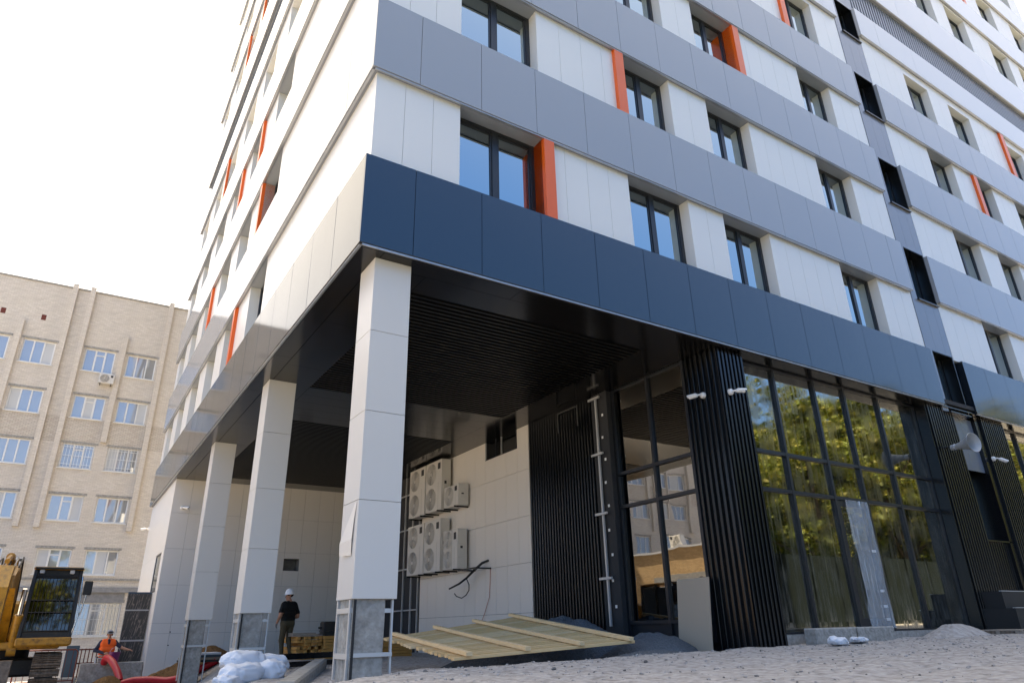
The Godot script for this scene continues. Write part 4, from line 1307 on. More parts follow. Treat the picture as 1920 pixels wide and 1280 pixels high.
	var sk := [[V(0.05, gy + 0.14, -4.35), V(0.36, 0.17, 0.24), 0.5, "white sack lying at the front of the sack pile"], [V(0.42, gy + 0.15, -4.6), V(0.40, 0.18, 0.25), -0.45, "plump white sack at the right of the pile"], [V(0.14, gy + 0.33, -4.75), V(0.36, 0.15, 0.25), 0.3, "white sack on top of the pile"], [V(-0.2, gy + 0.06, -4.1), V(0.2, 0.1, 0.18), 0.9, "small slack white sack at the left foot of the pile"], [V(0.62, gy + 0.27, -4.95), V(0.34, 0.14, 0.22), 0.1, "white sack at the back of the pile beside the concrete beam"]]
	for k in sk.size():
		var o := bag(sk[k][0], sk[k][1], sk[k][2], 20 + k, sk[k][3])
		o.set_meta("group", "white sacks in a pile")
	# concrete beam lying between them and the near column
	var bm := MB.new()
	bm.bar(V(-0.1, -0.66, -1.2), V(2.15, -0.6, -6.9), 0.26, 0.22, 0.03)
	var bmo := obj("concrete_beam", bm.mesh(), M.concrete)
	tag(bmo, "long dusty concrete beam lying behind the nearest column", "beam")
	# dark steel sections and timber further in
	for e in [[1.5, -8.0, 3.6, -9.0, -0.47, 0.12, "black steel beam lying on the passage floor"], [1.2, -7.2, 3.2, -8.2, -0.6, 0.1, "second black steel beam before the first"], [0.9, -9.2, 1.7, -8.6, -0.5, 0.09, "pale short beam end left of the black beams"]]:
		var sb := MB.new()
		sb.bar(V(e[0], e[4], e[1]), V(e[2], e[4], e[3]), 0.16, e[5], 0.01)
		var so := obj("steel_beam", sb.mesh(), M.black_steel if e[5] > 0.095 else M.concrete)
		tag(so, e[6], "beam", "beams on the passage floor")
	timber_stack(V(3.5, -0.68, -12.7), 0.72, 0.6, 0, "short stack of yellow timber next to the worker in the white helmet")
	timber_stack(V(4.4, -0.68, -12.5), 1.0, 0.66, 1, "stack of yellow timber seen side-on behind the nearest column")
	timber_stack(V(5.7, -0.68, -12.0), 1.4, 0.5, 1, "long low stack of yellow timber below the air conditioners")
	var bxk := thing("tool_case", "black tool case standing behind the timber", "case", V(4.55, -0.68, -13.5))
	box("shell", bxk, V(-0.32, 0, -0.2), V(0.32, 0.98, 0.2), M.rubber, 0.03)
	box("lid_rim", bxk, V(-0.33, 0.7, -0.21), V(0.33, 0.74, 0.21), M.ac_dark, 0.008)
	box("handle", bxk, V(-0.42, 0.78, -0.03), V(-0.321, 0.84, 0.03), M.ac_dark, 0.01)
	var pk := thing("material_pack", "low pack of dark sheets and white film behind the middle column", "pack", V(1.0, -0.68, -13.9))
	for k in 4: box("sheet", pk, V(-0.5 + 0.03 * k, k * 0.06, -0.5), V(0.5, k * 0.06 + 0.05, 0.4 - 0.05 * k), [M.rubber, M.wood_grey, M.blue_sheet, M.bag_white][k])
	# red corrugated pipes by the clay
	pipe([V(-1.0, -0.75, -18.6), V(-0.98, -0.6, -18.35), V(-0.85, -0.68, -17.9), V(-0.68, -0.95, -17.5), V(-0.58, -1.22, -17.2)], 0.1, "crimson corrugated pipe coming down over the low wall", M.red_pipe)
	pipe([V(-0.7, height(-0.7, -15.0) + 0.05, -15.0), V(-0.45, height(-0.45, -14.9) + 0.12, -14.9), V(0.0, height(0, -14.7) + 0.11, -14.7), V(0.4, height(0.4, -14.4) + 0.1, -14.4), V(0.8, height(0.8, -14.0) + 0.14, -14.0), V(1.4, height(1.4, -13.6) + 0.12, -13.6)], 0.1, "red corrugated pipe lying in front of the clay heap", M.red_pipe)
	var pu := thing("purple_bucket", "purple bucket on the low concrete wall", "bucket", V(-0.75, -0.74, -18.6))
	var pb := MB.new()
	pb.lathe([Vector2(0, 0), Vector2(0.12, 0), Vector2(0.16, 0.28), Vector2(0.17, 0.28), Vector2(0.17, 0.3), Vector2(0.15, 0.3), Vector2(0.11, 0.02), Vector2(0, 0.02)], Transform3D(), 18)
	obj("pail", pb.mesh(), M.purple, pu)
	var hl := MB.new()
	hl.tube([V(-0.16, 0.28, 0), V(-0.1, 0.4, 0), V(0, 0.44, 0), V(0.1, 0.4, 0), V(0.16, 0.28, 0)], 0.006, 6)
	obj("handle", hl.mesh(), M.galvanised, pu)
	var lw := thing("low_concrete_wall", "low grey concrete wall with a raised block by the white wall", "wall", V(-0.7, -1.62, -18.7))
	box("wall", lw, V(-0.95, 0, -0.12), V(0.8, 0.88, 0.12), M.concrete, 0.02)
	box("block", lw, V(-0.5, 0.881, -0.12), V(-0.1, 1.02, 0.1), M.concrete, 0.02)
	box("footing", lw, V(-1.5, 0, -0.2), V(-0.96, 0.5, 0.14), M.concrete, 0.03)
	var wp := thing("wrapped_sheets", "tall dark sheets wrapped in clear film at the corner of the white wall", "stack", V(-0.25, -1.5, -19.6))
	for k in 3: box("sheet", wp, V(-0.36, 0.0, -0.1 + k * 0.065), V(0.36, 2.9 - k * 0.03, -0.04 + k * 0.065), M.film if k == 2 else M.blue_sheet)
	box("strap", wp, V(-0.365, 1.35, -0.105), V(0.365, 1.4, 0.1), M.foil)
	box("strap", wp, V(-0.365, 2.3, -0.105), V(0.365, 2.34, 0.1), M.foil)
	var bs := thing("blue_board", "dark blue board standing behind the excavator track", "board", V(-1.9, -1.45, -19.3))
	box("sheet", bs, V(-0.18, 0, -0.02), V(0.18, 1.22, 0.02), M.blue_sheet)
	box("prop", bs, V(-0.03, 0, -0.3), V(0.03, 0.9, -0.021), M.wood_grey)
	var rk := thing("rusty_rack", "rusty red steel rack beside the blue board", "rack", V(-1.4, -1.48, -19.7))
	for k in 7: box("bar", rk, V(-0.36 + k * 0.11, 0, -0.02), V(-0.33 + k * 0.11, 1.15, 0.02), M.rust)
	for k in 3: box("rail", rk, V(-0.4, 0.3 + k * 0.4, -0.045), V(0.4, 0.34 + k * 0.4, -0.021), M.rust)
	var gp := thing("old_board", "pale leaning board right of the rusty rack", "board", V(-1.05, -1.5, -19.4))
	var gb2 := box("sheet", gp, V(-0.17, 0, -0.015), V(0.17, 0.95, 0.015), M.wood_grey)
	gb2.rotation.x = -0.06
	box("edge", gp, V(-0.19, 0, 0.02), V(-0.15, 0.9, 0.06), M.pvc)
	var bar := thing("barrier", "low tubular steel barrier behind the excavator track", "barrier", V(-2.55, -1.4, -17.5))
	var bf := MB.new()
	bf.tube([V(-0.75, 0, 0), V(-0.75, 1.0, 0), V(-0.68, 1.08, 0), V(0.68, 1.08, 0), V(0.75, 1.0, 0), V(0.75, 0, 0)], 0.02, 8)
	bf.tube([V(-0.75, 0.25, 0), V(0.75, 0.25, 0)], 0.015, 7)
	obj("frame", bf.mesh(), M.rust, bar)
	for k in 9: box("bar", bar, V(-0.66 + k * 0.16, 0.25, -0.008), V(-0.644 + k * 0.16, 1.07, 0.008), M.rust)
	excavator()

func timber_panel() -> void:
	var A := V(2.4, -0.40, -1.5); var B := V(5.67, -0.25, -1.2); var D := V(2.81, -0.13, -5.2); var C := V(5.71, 0.22, -5.0)
	var t := thing("timber_decking", "large panel of pale softwood boards on cross battens lying tilted on the gravel", "timber panel")
	var n := 22
	var woods := [M.wood_a, M.wood_b, M.wood_c]
	for k in n:
		var s := (k + 0.5) / n
		var a := A.lerp(D, s); var b := B.lerp(C, s)
		var mb := MB.new()
		var over := rng.randf_range(-0.03, 0.05)
		var len := a.distance_to(b) + over
		mb.box(Transform3D(), V(0.118, 0.045, len), 0.004)
		var o := obj("board", mb.mesh(), woods[rng.randi() % 3], t)
		var z := (b - a).normalized()
		var x := Vector3.UP.cross(z).normalized()
		o.transform = Transform3D(Basis(x, z.cross(x), z), (a + b) / 2 + z.cross(x) * rng.randf_range(-0.004, 0.004) - z * over * 0.5)
	for s in [0.07, 0.37, 0.67, 0.965]:
		var a := A.lerp(B, s); var b := D.lerp(C, s)
		var z := (b - a).normalized()
		var x := Vector3.UP.cross(z).normalized()
		a -= z * 0.02; b += z * 0.06
		var mb := MB.new()
		mb.box(Transform3D(), V(0.1, 0.06, a.distance_to(b)), 0.005)
		var o := obj("batten", mb.mesh(), M.wood_c, t)
		o.transform = Transform3D(Basis(x, z.cross(x), z), (a + b) / 2 + z.cross(x) * 0.056)
	mound("earth_heap", "dark earth heap hidden under the timber decking", M.grey_gravel, 4.1, -3.0, 1.2, 1.5, 0.4, 41)

func timber_stack(where: Vector3, w: float, h: float, kind: int, label: String) -> void:
	var t := thing("timber_stack", label, "timber stack", where, 0.08, "yellow timber stacks")
	var rows := int(h / 0.085)
	for j in rows:
		if kind == 0:
			for k in 7:
				if rng.randf() < 0.12: continue
				box("beam", t, V(-w / 2 + k * w / 7, j * 0.085, -0.7 + rng.randf_range(-0.05, 0.02)), V(-w / 2 + (k + 0.9) * w / 7, j * 0.085 + 0.075, 0.4 + rng.randf_range(-0.02, 0.07)), M.wood_yellow, 0.004)
		else:
			for k in 3:
				box("beam", t, V(-w / 2 + rng.randf_range(-0.03, 0.03), j * 0.085, -0.3 + k * 0.2), V(w / 2 + rng.randf_range(-0.04, 0.04), j * 0.085 + 0.078, -0.13 + k * 0.2), M.wood_yellow, 0.004)
	if kind == 0:
		for k in 3: box("cover_board", t, V(-w / 2 - 0.1, rows * 0.085 + k * 0.03, -0.5), V(w / 2 + 0.05 - k * 0.1, rows * 0.085 + k * 0.03 + 0.026, 0.3), M.wood_grey)

func pipe(pts: Array, r: float, label: String, m: Material) -> void:
	var cv := Curve3D.new()
	for k in pts.size():
		var d: Vector3 = (pts[mini(k + 1, pts.size() - 1)] - pts[maxi(k - 1, 0)]) / 6.0
		cv.add_point(pts[k], -d, d)
	var l := cv.get_baked_length()
	var n := int(l / 0.02)
	var ps := []; var rs := []
	for k in n + 1:
		ps.append(cv.sample_baked(l * k / n, true)); rs.append(r if k % 2 else r * 0.92)
	var mb := MB.new()
	mb.tube(ps, rs, 14)
	var o := obj("corrugated_pipe", mb.mesh(), m)
	tag(o, label, "pipe", "red corrugated pipes")

# filled sack: a flattened, pinched and creased pillow
func bag(where: Vector3, half: Vector3, turn: float, sd: int, label: String) -> MeshInstance3D:
	var f := FastNoiseLite.new(); f.seed = sd; f.frequency = 1.3; f.fractal_octaves = 3
	var mb := MB.new()
	var rows := 30; var seg := 44
	for j in rows + 1:
		for k in seg:
			var a := PI * j / rows; var b := TAU * k / seg
			var d := V(cos(a), sin(a) * cos(b), sin(a) * sin(b))
			var ex := signf(d.x) * pow(absf(d.x), 0.55)
			var pinch := 1.0 - 0.5 * pow(absf(d.x), 5.0)
			var p := V(ex * half.x, signf(d.y) * pow(absf(d.y), 0.8) * half.y * pinch, signf(d.z) * pow(absf(d.z), 0.7) * half.z * (1.0 - 0.15 * pow(absf(d.x), 4.0)))
			var q := p * 4.0
			var crease := 1.0 - absf(f.get_noise_3d(q.x * 0.7, q.y * 1.2, q.z * 1.4 + sd))
			p += d * (f.get_noise_3d(q.x, q.y, q.z) * 0.045 + pow(crease, 6.0) * 0.022 - 0.01)
			if p.y < -half.y * 0.75: p.y = lerpf(p.y, -half.y * 0.75, 0.8)
			mb.v.append(p)
	for j in rows:
		for k in seg:
			var a := j * seg + k; var b := j * seg + (k + 1) % seg
			mb.i.append_array(PackedInt32Array([a, a + seg, b, b, a + seg, b + seg]))
	smooth_normals(mb)
	var o := obj("sack", mb.mesh(), M.bag_white)
	o.position = where; o.rotation.y = turn; o.rotation.z = 0.08 * sin(sd)
	tag(o, label, "sack")
	return o

func excavator() -> void:
	var gx := -3.6; var gz := -13.6
	var gy := -1.24
	var t := thing("excavator", "worn yellow tracked excavator facing the photographer, its barred cab beside the boom", "excavator", V(gx, gy, gz))
	# tracks with single shoes
	for s in [-1.0, 1.0]:
		var tr := node("track", t)
		var cx: float = s * 1.02
		var shoe := MB.new()
		var path := []
		var r := 0.42; var half := 1.45
		var per := 2 * half * 2 + TAU * r
		var n := 46
		for k in n:
			var l: float = per * k / n
			var p: Vector2; var a: float
			if l < 2 * half: p = Vector2(-half + l, 2 * r); a = 0.0
			elif l < 2 * half + PI * r:
				a = (l - 2 * half) / r; p = Vector2(half + sin(a) * r, r + cos(a) * r)
			elif l < 4 * half + PI * r: p = Vector2(half - (l - 2 * half - PI * r), 0); a = PI
			else:
				a = PI + (l - 4 * half - PI * r) / r; p = Vector2(-half + sin(a) * r, r + cos(a) * r)
			var bs := Basis(Vector3.RIGHT, a)
			var tf := Transform3D(bs, V(cx, p.y + 0.03, p.x))
			if not cache.has("shoe"):
				var sm := MB.new()
				sm.box(Transform3D(), V(0.56, 0.03, 0.155), 0.004)
				for q in [-0.05, 0.03]: sm.box(Transform3D(Basis(), V(0, 0.028, q)), V(0.56, 0.028, 0.02), 0.004)
				cache["shoe"] = sm.mesh()
			var o := obj("track_shoe", cache["shoe"], M.track_steel, tr)
			o.transform = tf
		shoe.box(Transform3D(Basis(), V(cx, 0.44, 0)), V(0.36, 0.5, 2.7), 0.08)
		for q in [-half, half]: shoe.lathe([Vector2(0, -0.14), Vector2(0.38, -0.14), Vector2(0.38, 0.14), Vector2(0, 0.14)], Transform3D(Basis(Vector3.FORWARD, PI / 2), V(cx, 0.45, q)), 20)
		obj("track_frame", shoe.mesh(), M.machine_black, tr)
	var un := MB.new()
	un.box(Transform3D(Basis(), V(0, 0.62, 0)), V(1.7, 0.4, 1.3), 0.05)
	un.lathe([Vector2(0, 0.8), Vector2(0.62, 0.8), Vector2(0.62, 1.0), Vector2(0, 1.0)], Transform3D(), 24)
	obj("undercarriage", un.mesh(), M.machine_black, t)
	# upper structure
	var hs := MB.new()
	hs.box(Transform3D(Basis(), V(-0.05, 1.09, -0.35)), V(2.5, 0.16, 3.4), 0.03)
	hs.box(Transform3D(Basis(), V(0.0, 1.66, -1.25)), V(2.5, 0.95, 1.5), 0.08)
	hs.box(Transform3D(Basis(), V(-0.92, 1.5, 0.35)), V(0.66, 0.65, 1.6), 0.05)
	hs.box(Transform3D(Basis(), V(0.86, 1.12, 1.28)), V(1.1, 0.12, 0.55), 0.05)
	obj("house", hs.mesh(), M.machine_yellow, t)
	var cw := MB.new()
	cw.box(Transform3D(Basis(), V(0, 1.55, -2.2)), V(2.45, 0.9, 0.6), 0.15)
	obj("counterweight", cw.mesh(), M.machine_black, t)
	# cab: posts, glass, roof and the bars of its guard
	var cab := node("cab", t)
	var x0 := 0.37; var x1 := 1.36; var zf := 1.56; var zb := -0.1; var y0 := 1.18; var y1 := 2.75
	var ps := MB.new()
	for e in [[x0, zf], [x1, zf], [x0, zb], [x1, zb], [x1, 0.7]]:
		var top := V(e[0] + (0.04 if e[0] == x0 else -0.04), y1, e[1] - (0.16 if e[1] == zf else 0.0))
		ps.bar(V(e[0], y0, e[1]), top, 0.085, 0.085, 0.015)
	ps.box(Transform3D(Basis(), V((x0 + x1) / 2, y0 + 0.1, (zf + zb) / 2)), V(x1 - x0, 0.2, zf - zb), 0.02)
	ps.box(Transform3D(Basis(), V((x0 + x1) / 2, y1 - 0.1, zf - 0.18)), V(x1 - x0 - 0.06, 0.2, 0.06), 0.01)
	obj("cab_posts", ps.mesh(), M.machine_black, cab)
	box("cab_roof", cab, V(x0 - 0.02, y1, zb - 0.04), V(x1 + 0.02, y1 + 0.07, zf - 0.08), M.machine_yellow, 0.03)
	box("sun_visor", cab, V(x0, y1 + 0.01, zf - 0.078), V(x1, y1 + 0.05, zf + 0.05), M.machine_black, 0.008)
	var fg := MB.new()
	fg.quad(V(x0 + 0.05, y0 + 0.2, zf - 0.03), V(x1 - 0.05, y0 + 0.2, zf - 0.03), V(x1 - 0.08, y1 - 0.2, zf - 0.15), V(x0 + 0.08, y1 - 0.2, zf - 0.15))
	obj("windscreen", fg.mesh(), M.cab_glass, cab)
	var sg := MB.new()
	sg.quad(V(x1 - 0.01, y0 + 0.25, zf - 0.1), V(x1 - 0.01, y0 + 0.25, zb + 0.1), V(x1 - 0.04, y1 - 0.1, zb + 0.1), V(x1 - 0.04, y1 - 0.1, zf - 0.22))
	obj("side_glass", sg.mesh(), M.cab_glass, cab)
	box("cab_back", cab, V(x0 + 0.05, y0, zb - 0.02), V(x1 - 0.05, y1, zb + 0.0), M.machine_black)
	box("seat", cab, V(x0 + 0.3, y0 + 0.2, zb + 0.25), V(x1 - 0.25, y0 + 1.1, zb + 0.5), M.rubber, 0.06)
	var gd := MB.new()
	for k in 13:
		var x := lerpf(x0 + 0.06, x1 - 0.06, k / 12.0)
		gd.tube([V(x, y0 + 0.22, zf + 0.05), V(x, y1 - 0.14, zf - 0.09)], 0.008, 6)
	for q in [0.0, 0.33, 0.55, 1.0]:
		var y := lerpf(y0 + 0.22, y1 - 0.14, q); var zz := lerpf(zf + 0.05, zf - 0.09, q)
		gd.tube([V(x0 + 0.05, y, zz), V(x1 - 0.05, y, zz)], 0.014, 6)
	obj("window_guard", gd.mesh(), M.machine_black, cab)
	for x in [x0 + 0.16, x1 - 0.22]: box("work_lamp", cab, V(x - 0.05, y1 - 0.09, zf - 0.12), V(x + 0.05, y1, zf - 0.02), M.stone_white, 0.015)
	box("front_sill", cab, V(x0 - 0.05, y0 - 0.1, zf - 0.02), V(x1 + 0.06, y0 + 0.08, zf + 0.12), M.machine_yellow, 0.03)
	var ml := MB.new()
	ml.tube([V(x1, 1.5, zf - 0.05), V(x1 + 0.12, 1.8, zf), V(x1 + 0.16, 2.2, zf)], 0.018, 7)
	ml.tube([V(x1 + 0.02, 1.3, zf), V(x1 + 0.08, 1.7, zf + 0.04), V(x1 + 0.02, 2.6, zf - 0.1)], 0.018, 7)
	var mirror := node("mirror", t)
	obj("mirror_arm", ml.mesh(), M.chrome, mirror)
	box("mirror_housing", mirror, V(x1 + 0.08, 2.18, zf - 0.04), V(x1 + 0.26, 2.5, zf + 0.03), M.rubber, 0.02)
	# boom, arm and bucket, off to the side of the cab
	var bo := MB.new()
	var prof := PackedVector2Array([Vector2(0.2, 1.1), Vector2(0.7, 2.0), Vector2(1.4, 2.55), Vector2(2.4, 2.75), Vector2(3.8, 2.45), Vector2(3.85, 2.2), Vector2(2.6, 2.28), Vector2(1.75, 2.0), Vector2(1.15, 1.6), Vector2(0.65, 1.0)])
	var side := Basis(V(0, 0, 1), V(0, 1, 0), V(-1, 0, 0))
	bo.prism(prof, Transform3D(side, V(0.12, 0, 0)), 0.42)
	obj("boom", bo.mesh(), M.machine_yellow, t)
	var ar := MB.new()
	ar.prism(PackedVector2Array([Vector2(3.35, 2.6), Vector2(3.75, 2.65), Vector2(4.2, 2.2), Vector2(4.05, 0.75), Vector2(3.85, 0.75), Vector2(3.65, 1.9)]), Transform3D(side, V(0.06, 0, 0)), 0.3)
	obj("stick", ar.mesh(), M.machine_yellow, t)
	var bk := MB.new()
	bk.prism(PackedVector2Array([Vector2(3.75, 0.85), Vector2(4.2, 0.85), Vector2(4.35, 0.4), Vector2(4.15, 0.05), Vector2(3.7, -0.05), Vector2(3.45, 0.1), Vector2(3.5, 0.16), Vector2(3.8, 0.1), Vector2(4.0, 0.3)]), Transform3D(side, V(0.42, 0, 0)), 1.0)
	obj("bucket", bk.mesh(), M.track_steel, t)
	for x in [-0.46, 0.28]:
		var cy := node("hydraulic_cylinder", t)
		var cm := MB.new()
		cm.tube([V(x, 1.0, 1.25), V(x, 1.75, 1.55)], 0.09, 14)
		cm.lathe([Vector2(0, -0.09), Vector2(0.12, -0.09), Vector2(0.12, 0.09), Vector2(0, 0.09)], Transform3D(Basis(Vector3.FORWARD, PI / 2), V(x, 1.0, 1.25)), 14)
		obj("barrel", cm.mesh(), M.machine_yellow, cy)
		var rm := MB.new()
		rm.tube([V(x, 1.75, 1.55), V(x, 2.3, 1.75)], 0.05, 12)
		obj("rod", rm.mesh(), M.chrome, cy)
	var sc := MB.new()
	sc.tube([V(-0.1, 2.72, 1.6), V(-0.1, 2.92, 2.6)], 0.09, 12)
	sc.tube([V(-0.1, 2.92, 2.6), V(-0.1, 2.75, 3.5)], 0.05, 10)
	obj("stick_cylinder", sc.mesh(), M.machine_yellow, t)
	for k in 5:
		var hm := MB.new()
		var hx := -0.28 + k * 0.1
		hm.tube([V(hx, 1.5, 0.9), V(hx, 2.1, 0.95), V(hx, 2.58, 1.4), V(hx, 2.95, 1.8 + 0.08 * k), V(hx, 2.85, 2.4), V(hx, 2.66, 3.2)], 0.02, 7)
		obj("hose", hm.mesh(), M.chrome if k % 2 else M.rubber, t)

# ------------------------------------------------------------------ people
# bones: [from, to, radius, radius, colour, flatten]; one skin over all of them by surface nets
func skin_over(mb: MB, bones: Array, cell: float, soft: float) -> void:
	var lo := V(1e9, 1e9, 1e9); var hi := -lo
	for b in bones:
		var r := maxf(b[2], b[3]) + soft + cell * 2
		for e in [b[0], b[1]]:
			lo = lo.min(e - V(r, r, r)); hi = hi.max(e + V(r, r, r))
	var n := Vector3i(((hi - lo) / cell).ceil()) + Vector3i.ONE
	var sum := PackedFloat32Array(); sum.resize(n.x * n.y * n.z)
	var best := PackedFloat32Array(); best.resize(sum.size()); best.fill(1e9)
	var who := PackedByteArray(); who.resize(sum.size())
	var kk := 1.0 / soft * 3.0
	for q in bones.size():
		var b: Array = bones[q]
		var r := maxf(b[2], b[3]) + soft + cell * 2
		var a0: Vector3 = ((b[0] as Vector3).min(b[1]) - V(r, r, r) - lo) / cell
		var a1: Vector3 = ((b[0] as Vector3).max(b[1]) + V(r, r, r) - lo) / cell
		var ab: Vector3 = b[1] - b[0]
		var l2 := maxf(ab.length_squared(), 1e-9)
		for z in range(maxi(0, int(a0.z)), mini(n.z, int(a1.z) + 1)):
			for y in range(maxi(0, int(a0.y)), mini(n.y, int(a1.y) + 1)):
				for x in range(maxi(0, int(a0.x)), mini(n.x, int(a1.x) + 1)):
					var p: Vector3 = lo + V(x, y, z) * cell - b[0]
					var t := clampf(p.dot(ab) / l2, 0.0, 1.0)
					var d: float = (p - ab * t).length() - lerpf(b[2], b[3], t)
					if d > soft + cell * 2: continue
					var id := (z * n.y + y) * n.x + x
					sum[id] += exp(-kk * d)
					if d < best[id]:
						best[id] = d; who[id] = q
	var f := PackedFloat32Array(); f.resize(sum.size())
	for id in sum.size(): f[id] = -log(sum[id]) / kk if sum[id] > 0.0 else 1.0
	var index := PackedInt32Array(); index.resize(sum.size()); index.fill(-1)
	var dx := 1; var dy := n.x; var dz := n.x * n.y
	var corner := [0, dx, dy, dx + dy, dz, dx + dz, dy + dz, dx + dy + dz]
	var start := mb.v.size()
	for z in n.z - 1:
		for y in n.y - 1:
			for x in n.x - 1:
				var id := (z * n.y + y) * n.x + x
				var mask := 0
				for c in 8:
					if f[id + corner[c]] < 0.0: mask |= 1 << c
				if mask == 0 or mask == 255: continue
				var p := Vector3.ZERO; var cnt := 0
				for e in [[0, 1], [2, 3], [4, 5], [6, 7], [0, 2], [1, 3], [4, 6], [5, 7], [0, 4], [1, 5], [2, 6], [3, 7]]:
					var a: int = e[0]; var b: int = e[1]
					if ((mask >> a) & 1) == ((mask >> b) & 1): continue
					var fa := f[id + corner[a]]; var fb := f[id + corner[b]]
					var t := fa / (fa - fb)
					p += V(a & 1, (a >> 1) & 1, a >> 2).lerp(V(b & 1, (b >> 1) & 1, b >> 2), t)
					cnt += 1
				index[id] = mb.v.size()
				mb.v.append(lo + (V(x, y, z) + p / cnt) * cell)
				mb.n.append(Vector3.UP)
				mb.c.append(bones[who[id]][4])
	for z in range(1, n.z - 1):
		for y in range(1, n.y - 1):
			for x in range(1, n.x - 1):
				var id := (z * n.y + y) * n.x + x
				var s := f[id] < 0.0
				for ax in [[dx, dy, dz], [dy, dz, dx], [dz, dx, dy]]:
					if s == (f[id + ax[0]] < 0.0): continue
					var a := index[id]; var b := index[id - ax[1]]; var c := index[id - ax[1] - ax[2]]; var d := index[id - ax[2]]
					if a < 0 or b < 0 or c < 0 or d < 0: continue
					if s: mb.i.append_array(PackedInt32Array([a, c, b, a, d, c]))
					else: mb.i.append_array(PackedInt32Array([a, b, c, a, c, d]))
	var keep := mb.i
	var acc := PackedVector3Array(); acc.resize(mb.v.size())
	for k in range(0, keep.size(), 3):
		var a := keep[k]; var b := keep[k + 1]; var c := keep[k + 2]
		if a < start: continue
		var nn := (mb.v[c] - mb.v[a]).cross(mb.v[b] - mb.v[a])
		acc[a] += nn; acc[b] += nn; acc[c] += nn
	for k in range(start, mb.v.size()): mb.n[k] = acc[k].normalized()

# palm and five bent fingers; wrist at w, pointing along d, the back of the hand along up
func hand_bones(w: Vector3, d: Vector3, up: Vector3, side: float, c: Color, curl := 0.5) -> Array:
	d = d.normalized()
	var s := d.cross(up).normalized() * side
	var dn := s.cross(d) * side
	up = (up - d * up.dot(d)).normalized()
	var out := [[w, w + d * 0.045 + s * 0.018, 0.026, 0.022, c], [w, w + d * 0.05 - s * 0.02, 0.024, 0.02, c], [w + d * 0.04 + s * 0.03, w + d * 0.085 + s * 0.03, 0.016, 0.013, c], [w + d * 0.04 - s * 0.03, w + d * 0.08 - s * 0.03, 0.016, 0.013, c]]
	var lens := [0.068, 0.078, 0.072, 0.055]
	for k in 4:
		var root := w + d * (0.085 - 0.006 * absf(k - 1.2)) + s * (0.033 - 0.022 * k)
		var l: float = lens[k]
		var d1 := (d - up * curl * 0.5).normalized()
		var d2 := (d - up * curl * 1.6).normalized()
		out.append([root, root + d1 * l * 0.5, 0.0095, 0.009, c])
		out.append([root + d1 * l * 0.5, root + d1 * l * 0.5 + d2 * l * 0.5, 0.009, 0.0075, c])
	var th := w + d * 0.025 + s * 0.038
	out.append([w + d * 0.015 + s * 0.02, th + d * 0.025 + s * 0.018, 0.016, 0.012, c])
	out.append([th + d * 0.025 + s * 0.018, th + d * 0.06 + s * 0.02 - up * 0.012, 0.011, 0.0085, c])
	return out

# skull, jaw, nose, ears, brow; looking along d
func head_bones(c0: Vector3, d: Vector3, skin: Color, hair: Color) -> Array:
	d = d.normalized()
	var s := d.cross(Vector3.UP).normalized()
	var u := Vector3.UP
	var dark := skin * 0.45
	dark.a = 1
	return [[c0 - d * 0.02 + u * 0.05, c0 + d * 0.015 + u * 0.05, 0.086, 0.083, hair], [c0 + d * 0.03 + u * 0.0, c0 + d * 0.035 - u * 0.06, 0.066, 0.05, skin], [c0 + d * 0.05 - u * 0.085, c0 + d * 0.07 - u * 0.09, 0.032, 0.024, skin], [c0 + d * 0.098 + u * 0.012, c0 + d * 0.112 - u * 0.026, 0.009, 0.015, skin], [c0 + d * 0.083 + s * 0.03 + u * 0.028, c0 + d * 0.08 + s * 0.045 + u * 0.026, 0.013, 0.012, skin], [c0 + d * 0.083 - s * 0.03 + u * 0.028, c0 + d * 0.08 - s * 0.045 + u * 0.026, 0.013, 0.012, skin], [c0 + d * 0.094 + s * 0.032 + u * 0.01, c0 + d * 0.094 + s * 0.036 + u * 0.01, 0.008, 0.008, dark], [c0 + d * 0.094 - s * 0.032 + u * 0.01, c0 + d * 0.094 - s * 0.036 + u * 0.01, 0.008, 0.008, dark], [c0 + d * 0.09 - s * 0.02 - u * 0.056, c0 + d * 0.09 + s * 0.02 - u * 0.056, 0.009, 0.009, Color(0.3, 0.1, 0.08)], [c0 + s * 0.08 + u * 0.015 - d * 0.005, c0 + s * 0.08 - u * 0.025, 0.016, 0.011, skin], [c0 - s * 0.08 + u * 0.015 - d * 0.005, c0 - s * 0.08 - u * 0.025, 0.016, 0.011, skin]]

